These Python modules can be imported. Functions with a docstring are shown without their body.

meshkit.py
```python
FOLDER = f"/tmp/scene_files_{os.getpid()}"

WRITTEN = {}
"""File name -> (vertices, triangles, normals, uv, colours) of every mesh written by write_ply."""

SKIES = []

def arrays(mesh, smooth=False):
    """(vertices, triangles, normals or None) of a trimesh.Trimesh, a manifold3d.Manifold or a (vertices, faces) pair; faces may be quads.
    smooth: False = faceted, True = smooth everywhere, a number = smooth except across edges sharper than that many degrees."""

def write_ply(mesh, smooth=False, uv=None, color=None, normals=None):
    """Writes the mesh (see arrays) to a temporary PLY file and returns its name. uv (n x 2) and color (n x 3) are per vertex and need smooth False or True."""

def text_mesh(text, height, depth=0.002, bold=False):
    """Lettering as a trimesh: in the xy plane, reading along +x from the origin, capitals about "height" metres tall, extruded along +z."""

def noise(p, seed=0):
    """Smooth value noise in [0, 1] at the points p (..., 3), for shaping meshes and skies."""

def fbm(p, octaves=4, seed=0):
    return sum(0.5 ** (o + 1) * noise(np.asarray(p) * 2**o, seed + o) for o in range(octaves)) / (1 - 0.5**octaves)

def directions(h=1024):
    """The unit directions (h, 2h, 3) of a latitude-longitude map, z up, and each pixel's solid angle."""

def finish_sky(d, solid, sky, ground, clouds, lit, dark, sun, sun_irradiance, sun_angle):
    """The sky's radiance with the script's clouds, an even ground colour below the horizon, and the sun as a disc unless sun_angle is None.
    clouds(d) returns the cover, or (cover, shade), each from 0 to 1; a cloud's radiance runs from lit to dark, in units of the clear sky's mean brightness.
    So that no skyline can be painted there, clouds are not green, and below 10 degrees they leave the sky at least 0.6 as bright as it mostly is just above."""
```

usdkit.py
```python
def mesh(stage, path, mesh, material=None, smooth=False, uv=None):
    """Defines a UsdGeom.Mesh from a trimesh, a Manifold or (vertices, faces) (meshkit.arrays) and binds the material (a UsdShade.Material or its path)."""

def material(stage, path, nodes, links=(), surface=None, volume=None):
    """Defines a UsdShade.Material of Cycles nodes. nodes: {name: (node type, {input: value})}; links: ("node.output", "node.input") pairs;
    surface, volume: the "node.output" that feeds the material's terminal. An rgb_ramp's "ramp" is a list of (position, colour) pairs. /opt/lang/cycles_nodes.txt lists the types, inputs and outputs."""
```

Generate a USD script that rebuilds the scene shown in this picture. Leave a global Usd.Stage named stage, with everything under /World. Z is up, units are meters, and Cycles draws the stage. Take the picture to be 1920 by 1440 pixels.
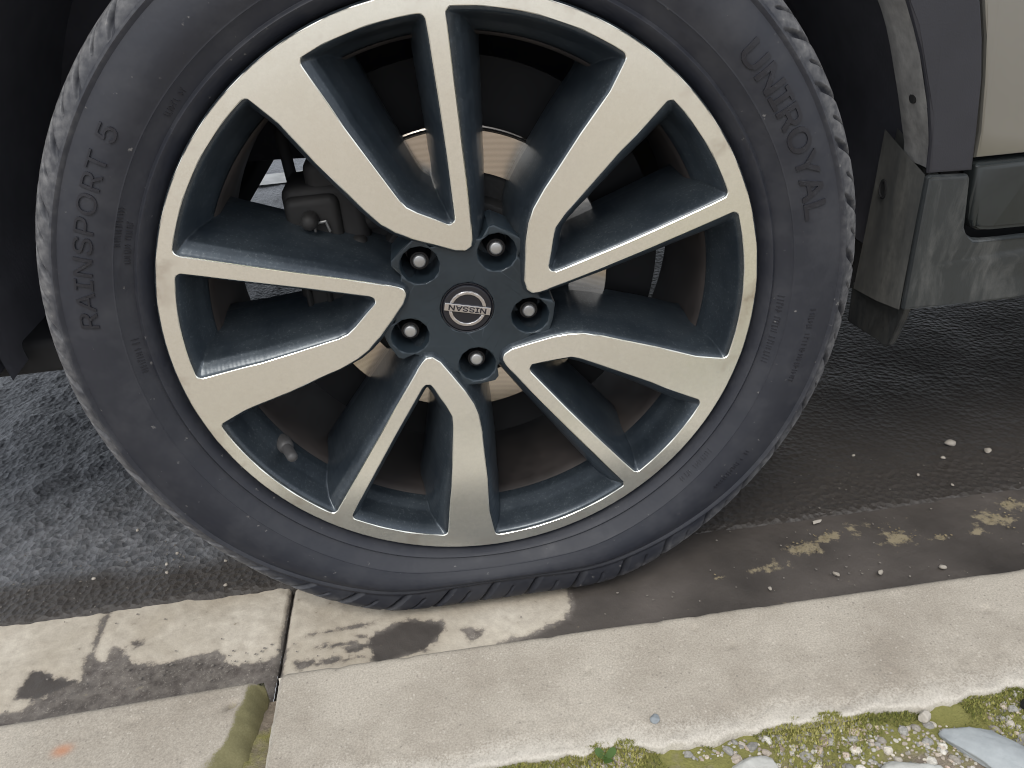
import math, random, numpy as np, trimesh, shapely, usdkit, meshkit
import manifold3d as m3
from shapely.geometry import Polygon, Point, LineString
from shapely.ops import unary_union
from shapely import affinity
from pxr import Usd, UsdGeom, UsdLux, UsdShade, Sdf, Gf, Vt

stage = Usd.Stage.CreateInMemory()
UsdGeom.SetStageUpAxis(stage, UsdGeom.Tokens.z)
UsdGeom.SetStageMetersPerUnit(stage, 1.0)
stage.DefinePrim('/World', 'Xform')
stage.DefinePrim('/World/Looks', 'Scope')
H = 0.335                                   # hub height above the gutter
PLAN, SHIFT = 1.0278, np.array([.0004, .0180, 0.])   # ground plan: scale and offset against the hub

# ---------------------------------------------------------------- camera
cam = UsdGeom.Camera.Define(stage, '/World/camera')
cam.CreateHorizontalApertureAttr(36.0)
cam.CreateVerticalApertureAttr(27.0)
cam.CreateFocalLengthAttr(28.78)
cam.CreateClippingRangeAttr(Gf.Vec2f(0.02, 500))
cam.CreateExposureAttr(0.52)
r_, u_, b_ = (.9907, -.1130, -.0762), (.1218, .4830, .8671), (-.0612, -.8683, .4922)
cam.AddTransformOp().Set(Gf.Matrix4d(*r_, 0, *u_, 0, *b_, 0, -.0133, -.6475, .2946 + H, 1))

# ---------------------------------------------------------------- sky and light (overcast)
SUN_AZ, SUN_EL = math.radians(200), math.radians(52)     # azimuth as atan2(x, y)
sky_mat = usdkit.material(stage, '/World/Looks/sky_overcast', {
    'tc': ('texture_coordinate', {}),
    'sky': ('sky_texture', {'sky_type': 'single_scattering', 'sun_disc': False, 'sun_elevation': SUN_EL, 'sun_rotation': SUN_AZ, 'aerosol_density': 1.5}),
    'n': ('noise_texture', {'scale': 2.2, 'detail': 5.0, 'roughness': .55}),
    'cov': ('map_range', {'from_min': .3, 'from_max': .62, 'to_min': .62, 'to_max': .96, 'clamp': True}),
    'cl': ('mix_color', {'a': (6.7, 7.7, 9.3), 'b': (9.9, 9.8, 9.6)}),
    'mx': ('mix_color', {'use_clamp': False}),
    'bg': ('background_shader', {'strength': .1})},
    [('tc.generated', 'n.vector'), ('n.fac', 'cov.value'), ('cov.result', 'mx.fac'), ('n.fac', 'cl.fac'), ('sky.color', 'mx.a'), ('cl.result', 'mx.b'), ('mx.result', 'bg.color')],
    surface='bg.background')
sky = UsdLux.DomeLight.Define(stage, '/World/sky')
UsdShade.MaterialBindingAPI.Apply(sky.GetPrim()).Bind(sky_mat)
sky.GetPrim().SetCustomDataByKey('kind', 'structure')
sun = UsdLux.DistantLight.Define(stage, '/World/sun')
sun.CreateIntensityAttr(.32); sun.CreateNormalizeAttr(True); sun.CreateAngleAttr(24.0); sun.CreateColorAttr(Gf.Vec3f(1, .96, .9))
sd = np.array([math.sin(SUN_AZ) * math.cos(SUN_EL), math.cos(SUN_AZ) * math.cos(SUN_EL), math.sin(SUN_EL)])
zx = np.cross([0, 0, 1.], sd); zx /= np.linalg.norm(zx); zy = np.cross(sd, zx)
sun.AddTransformOp().Set(Gf.Matrix4d(*zx, 0, *zy, 0, *sd, 0, 0, 0, 8, 1))

# ---------------------------------------------------------------- helpers
used = {}
def uniq(parent, name):
    k = used.get((parent, name), -1) + 1
    used[(parent, name)] = k
    return f'{parent}/{name}' if k == 0 else f'{parent}/{name}_{k:03d}'
def meta(p, label=None, cat=None, group=None, kind=None):
    for k, v in (('label', label), ('category', cat), ('group', group), ('kind', kind)):
        if v: p.SetCustomDataByKey(k, v)
    return p
def xf(name, parent='/World', loc=(0, 0, 0), rz=0, **kw):
    x = UsdGeom.Xform.Define(stage, uniq(parent, name))
    x.AddTranslateOp().Set(Gf.Vec3d(*loc))
    if rz: x.AddRotateZOp().Set(rz)
    meta(x.GetPrim(), **kw)
    return str(x.GetPath())
def obj(name, mesh, mat, parent='/World', smooth=30, attrs=None, normals=None, **kw):
    if parent in ('/World', '/World/gutter', '/World/kerb'):
        if isinstance(mesh, tuple): mesh = (np.asarray(mesh[0]) * PLAN + SHIFT, mesh[1])
        else: mesh = trimesh.Trimesh(mesh.vertices * PLAN + SHIFT, mesh.faces, process=False)
    m = usdkit.mesh(stage, uniq(parent, name), mesh, mat, smooth=smooth)
    if normals is not None:
        m.CreateNormalsAttr(Vt.Vec3fArray.FromNumpy(np.asarray(normals, np.float32))); m.SetNormalsInterpolation('vertex')
    remap = None
    if attrs and smooth not in (True, False):
        from scipy.spatial import cKDTree
        remap = cKDTree(mesh.vertices).query(np.array(m.GetPointsAttr().Get()))[1]
    for k, v in (attrs or {}).items():
        v = np.asarray(v, np.float32)
        if remap is not None: v = v[remap]
        if v.ndim == 1:
            UsdGeom.PrimvarsAPI(m).CreatePrimvar(k, Sdf.ValueTypeNames.FloatArray, 'vertex').Set(Vt.FloatArray.FromNumpy(v))
        else:
            UsdGeom.PrimvarsAPI(m).CreatePrimvar(k, Sdf.ValueTypeNames.Color3fArray, 'vertex').Set(Vt.Vec3fArray.FromNumpy(v))
    meta(m.GetPrim(), **kw)
    return str(m.GetPath())
def bx(x0, x1, y0, y1, z0, z1, bev=0.0):
    if bev <= 0:
        b = trimesh.creation.box((x1 - x0, y1 - y0, z1 - z0)); b.apply_translation(((x0 + x1) / 2, (y0 + y1) / 2, (z0 + z1) / 2)); return b
    pts = [m3.Manifold.sphere(bev, 12).translate((x, y, z)) for x in (x0 + bev, x1 - bev) for y in (y0 + bev, y1 - bev) for z in (z0 + bev, z1 - bev)]
    return tm(m3.Manifold.batch_hull(pts))
def tm(M):
    a = M.to_mesh(); return trimesh.Trimesh(a.vert_properties[:, :3], a.tri_verts, process=True)
def tube(pts, r, sides=10):
    ms = [m3.Manifold.batch_hull([m3.Manifold.sphere(r, sides).translate(tuple(a)), m3.Manifold.sphere(r, sides).translate(tuple(b))]) for a, b in zip(pts[:-1], pts[1:])]
    return tm(m3.Manifold.batch_boolean(ms, m3.OpType.Add))
def polys(g):
    return [p for p in getattr(g, 'geoms', [g]) if p.geom_type == 'Polygon' and p.area > 1e-9]
def tri2d(poly):
    v, f = trimesh.creation.triangulate_polygon(poly, engine='earcut')
    f = np.asarray(f); a, b, c = (v[f[:, i]] for i in range(3))
    cr = (b[:, 0] - a[:, 0]) * (c[:, 1] - a[:, 1]) - (b[:, 1] - a[:, 1]) * (c[:, 0] - a[:, 0])
    f[cr < 0] = f[cr < 0][:, ::-1]
    return np.asarray(v), f
def sheet(poly, y):
    """flat piece in the xz plane facing -y; y a number or a function of (x, z)"""
    V, F, n = [], [], 0
    for p in polys(poly):
        v, f = tri2d(p)
        yy = y(v[:, 0], v[:, 1]) if callable(y) else np.full(len(v), y)
        V.append(np.stack([v[:, 0], yy, v[:, 1]], 1)); F.append(f + n); n += len(v)
    return trimesh.Trimesh(np.vstack(V), np.vstack(F), process=False)
def ring_between(pa, ya, pb, yb, base=None):
    """strip between the outlines of pa (depth ya) and pb (depth yb), one inside the other"""
    reg = pa.symmetric_difference(pb)
    ba, bb = pa.boundary, pb.boundary
    V, F, n = [], [], 0
    for p in polys(reg):
        v, f = tri2d(p)
        P = shapely.points(v)
        ina = shapely.distance(P, ba) < shapely.distance(P, bb)
        yy = np.where(ina, ya, yb)
        if base is not None: yy = yy + base(np.hypot(v[:, 0], v[:, 1]))
        V.append(np.stack([v[:, 0], yy, v[:, 1]], 1)); F.append(f + n); n += len(v)
    return trimesh.Trimesh(np.vstack(V), np.vstack(F), process=False)
def wall(poly, ya, yb, base=None):
    out = []
    for p in polys(poly):
        for rg in [p.exterior, *p.interiors]:
            c = np.asarray(rg.coords); k = len(c)
            bb = base(np.hypot(c[:, 0], c[:, 1])) if base is not None else 0
            V = np.vstack([np.stack([c[:, 0], np.full(k, ya) + bb, c[:, 1]], 1), np.stack([c[:, 0], np.full(k, yb) + bb, c[:, 1]], 1)])
            i = np.arange(k - 1)
            out.append(trimesh.Trimesh(V, np.vstack([np.stack([i, i + k, i + 1], 1), np.stack([i + 1, i + k, i + k + 1], 1)]), process=False))
    return trimesh.util.concatenate(out)
def plate(poly, y0, t, bev=.002, back=True, seg=None, yfun=None):
    """a panel in the xz plane, front at y0, thickness t, softened front edge"""
    if seg: poly = poly.segmentize(seg)
    a, b = poly.buffer(-bev), poly.buffer(-bev * .3)
    ms = [sheet(a, y0), ring_between(a, y0, b, y0 + bev * .3), ring_between(b, y0 + bev * .3, poly, y0 + bev), wall(poly, y0 + bev, y0 + t)]
    if back:
        s = sheet(poly, y0 + t); s.invert(); ms.append(s)
    m = trimesh.util.concatenate(ms); m.merge_vertices()
    if yfun is not None:
        m.vertices[:, 1] += yfun(m.vertices[:, 0], m.vertices[:, 2])
    return m
def revolve(prof, n=128, closed=False):
    """prof: (radius, y) pairs, spun about the y axis"""
    p = np.asarray(prof, float); k = len(p); a = np.arange(n) * 2 * math.pi / n
    V = np.stack([p[None, :, 0] * np.cos(a)[:, None], np.broadcast_to(p[None, :, 1], (n, k)), p[None, :, 0] * np.sin(a)[:, None]], -1).reshape(-1, 3)
    i, j = np.meshgrid(np.arange(n), np.arange(k - 1 + closed), indexing='ij')
    q = lambda di, dj: ((i + di) % n) * k + (j + dj) % k
    F = np.vstack([np.stack([q(0, 0), q(0, 1), q(1, 0)], -1).reshape(-1, 3), np.stack([q(1, 0), q(0, 1), q(1, 1)], -1).reshape(-1, 3)])
    return trimesh.Trimesh(V, F, process=False)
def axis(lo, hi, step, far_lo, far_hi):
    a = list(np.arange(lo, hi + step / 2, step)); s, x, L = step, lo, []
    while x > far_lo:
        s *= 1.35; x -= s; L.append(max(x, far_lo))
    s, x, R = step, a[-1], []
    while x < far_hi:
        s *= 1.35; x += s; R.append(min(x, far_hi))
    return np.array(L[::-1] + a + R)
def grid(xs, ys, zf):
    X, Y = np.meshgrid(xs, ys, indexing='ij'); Z = zf(X, Y)
    V = np.stack([X, Y, Z], -1).reshape(-1, 3); k = len(ys)
    i, j = np.meshgrid(np.arange(len(xs) - 1), np.arange(k - 1), indexing='ij'); q = i * k + j
    F = np.vstack([np.stack([q, q + k, q + 1], -1).reshape(-1, 3), np.stack([q + 1, q + k, q + k + 1], -1).reshape(-1, 3)])
    return trimesh.Trimesh(V, F, process=False)
def P3(X, Y, s, k=0.): return np.stack([X * s, Y * s, np.full_like(X, k)], -1)
def sdist(poly, X, Y):
    """signed distance, positive inside"""
    P = shapely.points(np.stack([X.ravel(), Y.ravel()], 1)); d = shapely.distance(P, poly.boundary)
    return np.where(shapely.contains(poly, P), d, -d).reshape(X.shape)

# ---------------------------------------------------------------- materials
def mat(name, nodes, links, surface='p.BSDF'):
    fix = lambda a: a.split('.')[0] + '.value' if nodes[a.split('.')[0]][0] == 'math' else a
    return usdkit.material(stage, '/World/Looks/' + name, nodes, [(fix(a), b) for a, b in links], surface=surface)
def simple(name, col, rough=.5, metal=0., noise=None, bump=0., bscale=300., coat=0., spec=None, rvar=0.):
    """plain coat with two scales of tone variation and a fine relief"""
    c2 = noise or tuple(c * .72 for c in col)
    nd = {'tc': ('texture_coordinate', {}), 'n': ('noise_texture', {'scale': 14., 'detail': 7., 'roughness': .62}),
          'r': ('map_range', {'from_min': .36, 'from_max': .66, 'clamp': True}),
          'm': ('mix_color', {'a': c2, 'b': col}),
          'f': ('noise_texture', {'scale': bscale, 'detail': 3.}), 'b': ('bump', {'strength': bump, 'distance': .001}),
          'rr': ('map_range', {'from_min': .3, 'from_max': .7, 'to_min': max(rough - rvar, .05), 'to_max': min(rough + rvar, 1.)}),
          'p': ('principled_bsdf', {'metallic': metal, 'roughness': rough, 'coat_weight': coat, 'coat_roughness': .15})}
    lk = [('tc.object', 'n.vector'), ('tc.object', 'f.vector'), ('n.fac', 'r.value'), ('r.result', 'm.fac'), ('m.result', 'p.base_color'), ('n.fac', 'rr.value'), ('rr.result', 'p.roughness')]
    if bump: lk += [('f.fac', 'b.height'), ('b.normal', 'p.normal')]
    return mat(name, nd, lk)

RUB = mat('tyre_rubber', {
    'tc': ('texture_coordinate', {}), 'xz': ('vector_math', {'math_type': 'multiply', 'vector2': (1, 0, 1)}), 'len': ('vector_math', {'math_type': 'length'}),
    'n': ('noise_texture', {'scale': 26., 'detail': 8., 'roughness': .68}), 'n2': ('noise_texture', {'scale': 160., 'detail': 4.}),
    'ns': ('math', {'math_type': 'multiply_add', 'value2': .022, 'value3': -.011}), 'ra': ('math', {'math_type': 'add'}),
    'd': ('map_range', {'from_min': .327, 'from_max': .342, 'to_min': .0, 'to_max': 1., 'clamp': True}),
    'dn': ('map_range', {'from_min': .34, 'from_max': .66, 'to_min': .3, 'to_max': 1., 'clamp': True}), 'dd': ('math', {'math_type': 'multiply'}), 'gv': ('attribute', {'attribute': 'groove'}), 'gi': ('math', {'math_type': 'subtract', 'value1': 1.}), 'dg': ('math', {'math_type': 'multiply'}),
    'sw': ('map_range', {'from_min': .44, 'from_max': .72, 'to_min': 0., 'to_max': .12, 'clamp': True}), 'mx': ('math', {'math_type': 'maximum'}),
    'c': ('mix_color', {'a': (.017, .0185, .0255), 'b': (.165, .162, .162)}),
    'sp': ('map_range', {'from_min': .70, 'from_max': .76, 'clamp': True}), 'c2': ('mix_color', {'b': (.22, .21, .2)}), 'spm': ('math', {'math_type': 'multiply', 'value2': .6}),
    'rr': ('map_range', {'from_min': .3, 'from_max': .7, 'to_min': .5, 'to_max': .72}),
    'bp': ('bump', {'strength': .35, 'distance': .0006}),
    'p': ('principled_bsdf', {'roughness': .6})},
    [('tc.object', 'xz.vector1'), ('xz.vector', 'len.vector1'), ('tc.object', 'n.vector'), ('tc.object', 'n2.vector'), ('n.fac', 'ns.value1'), ('len.value', 'ra.value1'), ('ns.result', 'ra.value2'), ('ra.result', 'd.value'),
     ('n2.fac', 'dn.value'), ('d.result', 'dd.value1'), ('dn.result', 'dd.value2'), ('n.fac', 'sw.value'), ('gv.fac', 'gi.value2'), ('dd.result', 'dg.value1'), ('gi.result', 'dg.value2'), ('dg.result', 'mx.value1'), ('sw.result', 'mx.value2'), ('mx.result', 'c.fac'),
     ('n2.fac', 'sp.value'), ('sp.result', 'spm.value1'), ('spm.result', 'c2.fac'), ('c.result', 'c2.a'), ('c2.result', 'p.base_color'), ('n.fac', 'rr.value'), ('rr.result', 'p.roughness'), ('n2.fac', 'bp.height'), ('bp.normal', 'p.normal')])
LETTER = simple('raised_rubber', (.013, .013, .018), .5, bump=.2)
MACH = mat('machined_aluminium', {
    'tc': ('texture_coordinate', {}), 'n': ('noise_texture', {'scale': 22., 'detail': 7., 'roughness': .7}), 'st': ('map_range', {'from_min': .52, 'from_max': .74, 'to_min': 0., 'to_max': .9, 'clamp': True}),
    'xz': ('vector_math', {'math_type': 'multiply', 'vector2': (1, 0, 1)}), 'len': ('vector_math', {'math_type': 'length'}),
    'edge': ('map_range', {'from_min': .225, 'from_max': .25, 'to_min': .14, 'to_max': 1., 'clamp': True}), 'sm': ('math', {'math_type': 'multiply'}),
    'c': ('mix_color', {'a': (.93, .915, .825), 'b': (.50, .43, .36)}),
    'f': ('noise_texture', {'scale': 900., 'detail': 2.}), 'b': ('bump', {'strength': .06, 'distance': .0003}),
    'rr': ('map_range', {'from_min': .3, 'from_max': .75, 'to_min': .23, 'to_max': .32}),
    'p': ('principled_bsdf', {'metallic': .92, 'roughness': .36})},
    [('tc.object', 'n.vector'), ('n.fac', 'st.value'), ('tc.object', 'xz.vector1'), ('xz.vector', 'len.vector1'), ('len.value', 'edge.value'), ('edge.result', 'sm.value1'), ('st.result', 'sm.value2'), ('sm.result', 'c.fac'),
     ('c.result', 'p.base_color'), ('tc.object', 'f.vector'), ('f.fac', 'b.height'), ('b.normal', 'p.normal'), ('n.fac', 'rr.value'), ('rr.result', 'p.roughness')])
PAINT = mat('dark_wheel_paint', {
    'tc': ('texture_coordinate', {}), 'n': ('noise_texture', {'scale': 16., 'detail': 8., 'roughness': .7}), 's': ('noise_texture', {'scale': 420., 'detail': 3., 'roughness': .6}),
    'k': ('map_range', {'from_min': .56, 'from_max': .72, 'to_min': 0., 'to_max': .55, 'clamp': True}), 'kn': ('map_range', {'from_min': .35, 'from_max': .65, 'clamp': True}), 'km': ('math', {'math_type': 'multiply'}),
    'c0': ('mix_color', {'a': (.022, .030, .039), 'b': (.050, .062, .072)}), 'c': ('mix_color', {'b': (.17, .19, .20)}),
    'bp': ('bump', {'strength': .15, 'distance': .0004}),
    'p': ('principled_bsdf', {'metallic': .6, 'roughness': .36, 'coat_weight': .5, 'coat_roughness': .2})},
    [('tc.object', 'n.vector'), ('tc.object', 's.vector'), ('s.fac', 'k.value'), ('n.fac', 'kn.value'), ('k.result', 'km.value1'), ('kn.result', 'km.value2'), ('kn.result', 'c0.fac'), ('c0.result', 'c.a'), ('km.result', 'c.fac'),
     ('c.result', 'p.base_color'), ('s.fac', 'bp.height'), ('bp.normal', 'p.normal')])
BARREL = simple('dusty_barrel', (.050, .042, .039), .55, .1, noise=(.022, .019, .018), rvar=.1)
HUBP = simple('hub_paint', (.028, .040, .050), .36, .3, noise=(.018, .026, .033), coat=.3, rvar=.08)
CAPB = simple('cap_black', (.012, .012, .016), .35, 0., coat=.2)
CHROME = simple('satin_chrome', (.80, .79, .80), .24, 1., noise=(.72, .70, .70))
NUTB = simple('nut_black', (.010, .010, .012), .42, .3)
STEEL = simple('stud_steel', (.55, .55, .54), .42, .8, noise=(.36, .36, .36), bump=.1)
NUTC = simple('clip_steel', (.22, .22, .22), .45, .7)
DISC = mat('brake_disc_steel', {
    'tc': ('texture_coordinate', {}), 'w': ('wave_texture', {'wave_type': 'rings', 'rings_direction': 'y', 'scale': 60., 'distortion': 1.2, 'detail': 4.}), 'c': ('mix_color', {'a': (.58, .525, .46), 'b': (.66, .60, .53)}),
    'b': ('bump', {'strength': .02, 'distance': .0002}), 'p': ('principled_bsdf', {'metallic': 1., 'roughness': .17})},
    [('tc.object', 'w.vector'), ('w.fac', 'c.fac'), ('c.result', 'p.base_color'), ('w.fac', 'b.height'), ('b.normal', 'p.normal')])
IRON = simple('cast_iron', (.020, .019, .019), .7, .2, noise=(.011, .011, .011), bump=.3, bscale=200.)
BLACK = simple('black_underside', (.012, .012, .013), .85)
LINER = simple('felt_liner', (.075, .075, .09), .95, bump=.3)
TRIM = simple('grained_trim', (.023, .023, .029), .6, noise=(.018, .018, .023), bump=.12, bscale=900., rvar=.06)
def dusty(name, base, dust, amount, zfrom=None):
    """plastic under streaks of dried road dirt"""
    return mat(name, {
        'tc': ('texture_coordinate', {}), 'mp': ('mapping', {'scale': (30., 30., 7.)}), 'n': ('noise_texture', {'scale': 1., 'detail': 8., 'roughness': .66, 'distortion': .6}),
        'n2': ('noise_texture', {'scale': 110., 'detail': 5., 'roughness': .7}), 'a': ('map_range', {'from_min': .34, 'from_max': .68, 'to_min': amount[0], 'to_max': amount[1], 'clamp': True}),
        'g': ('map_range', {'from_min': .30, 'from_max': .62, 'to_min': .55, 'to_max': 1., 'clamp': True}), 'm': ('math', {'math_type': 'multiply'}),
        'c': ('mix_color', {'a': base, 'b': dust}), 'rr': ('map_range', {'from_min': 0., 'from_max': 1., 'to_min': .42, 'to_max': .85}), 'b': ('bump', {'strength': .25, 'distance': .0008}),
        'p': ('principled_bsdf', {})},
        [('tc.object', 'mp.vector'), ('mp.vector', 'n.vector'), ('tc.object', 'n2.vector'), ('n.fac', 'a.value'), ('n2.fac', 'g.value'), ('a.result', 'm.value1'), ('g.result', 'm.value2'), ('m.result', 'c.fac'),
         ('c.result', 'p.base_color'), ('m.result', 'rr.value'), ('rr.result', 'p.roughness'), ('n2.fac', 'b.height'), ('b.normal', 'p.normal')])
FLANGE = dusty('dusty_flange', (.09, .09, .09), (.36, .35, .33), (.5, 1.))
SILL = dusty('dirty_sill', (.026, .029, .030), (.14, .138, .128), (-.45, .55))
GUARD = dusty('dirty_guard', (.04, .042, .042), (.19, .185, .165), (.25, .85))
DEFL = dusty('deflector_rubber', (.022, .023, .023), (.12, .115, .10), (-.2, .45))
CLAD = simple('door_cladding', (.024, .028, .028), .36, noise=(.020, .023, .023), bump=.05, bscale=700., rvar=.05)
BODY = mat('beige_metallic', {
    'tc': ('texture_coordinate', {}), 'fl': ('voronoi_texture', {'scale': 2600.}), 'n': ('noise_texture', {'scale': 9., 'detail': 5.}), 'c': ('mix_color', {'a': (.215, .205, .18), 'b': (.255, .245, .215)}),
    'p': ('principled_bsdf', {'metallic': .55, 'roughness': .38, 'coat_weight': .7, 'coat_roughness': .08})},
    [('tc.object', 'n.vector'), ('n.fac', 'c.fac'), ('c.result', 'p.base_color')])
GLASS = mat('car_glass', {'g': ('glossy_bsdf', {'roughness': .02, 'color': (.9, .95, .95)}), 't': ('transparent_bsdf', {'color': (.25, .28, .28)}), 'f': ('fresnel', {'IOR': 1.5}), 'm': ('mix_closure', {})},
            [('f.fac', 'm.fac'), ('t.BSDF', 'm.closure1'), ('g.BSDF', 'm.closure2')], surface='m.closure')
LAMP = simple('lamp_lens', (.6, .6, .62), .1, .2)
REDL = simple('red_lens', (.4, .02, .02), .15)

ROAD = mat('wet_asphalt', {
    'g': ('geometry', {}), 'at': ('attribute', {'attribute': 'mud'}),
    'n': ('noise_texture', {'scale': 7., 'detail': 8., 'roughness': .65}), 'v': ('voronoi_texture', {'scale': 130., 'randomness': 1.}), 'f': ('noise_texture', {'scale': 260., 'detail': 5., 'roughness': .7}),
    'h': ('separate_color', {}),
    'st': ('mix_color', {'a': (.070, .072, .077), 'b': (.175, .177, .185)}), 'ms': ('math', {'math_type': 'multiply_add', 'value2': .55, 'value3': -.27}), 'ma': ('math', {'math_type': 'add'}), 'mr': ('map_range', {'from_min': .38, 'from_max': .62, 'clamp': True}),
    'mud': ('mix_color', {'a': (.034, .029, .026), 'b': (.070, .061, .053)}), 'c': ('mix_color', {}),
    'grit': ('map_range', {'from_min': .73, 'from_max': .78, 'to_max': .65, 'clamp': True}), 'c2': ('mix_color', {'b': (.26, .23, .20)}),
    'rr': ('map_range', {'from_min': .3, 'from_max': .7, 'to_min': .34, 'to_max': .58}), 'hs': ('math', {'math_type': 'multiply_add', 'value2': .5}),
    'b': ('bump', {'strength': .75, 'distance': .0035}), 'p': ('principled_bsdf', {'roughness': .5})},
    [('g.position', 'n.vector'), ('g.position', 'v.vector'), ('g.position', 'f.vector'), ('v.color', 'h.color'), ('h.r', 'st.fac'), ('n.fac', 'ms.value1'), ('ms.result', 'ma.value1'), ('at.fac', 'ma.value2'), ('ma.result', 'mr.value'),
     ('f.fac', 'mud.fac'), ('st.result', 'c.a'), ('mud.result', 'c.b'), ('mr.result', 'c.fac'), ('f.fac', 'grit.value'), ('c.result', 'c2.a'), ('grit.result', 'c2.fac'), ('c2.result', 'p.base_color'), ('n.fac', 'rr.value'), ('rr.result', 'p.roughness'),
     ('f.fac', 'hs.value1'), ('v.distance', 'hs.value3'), ('hs.result', 'b.height'), ('b.normal', 'p.normal')])
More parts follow.
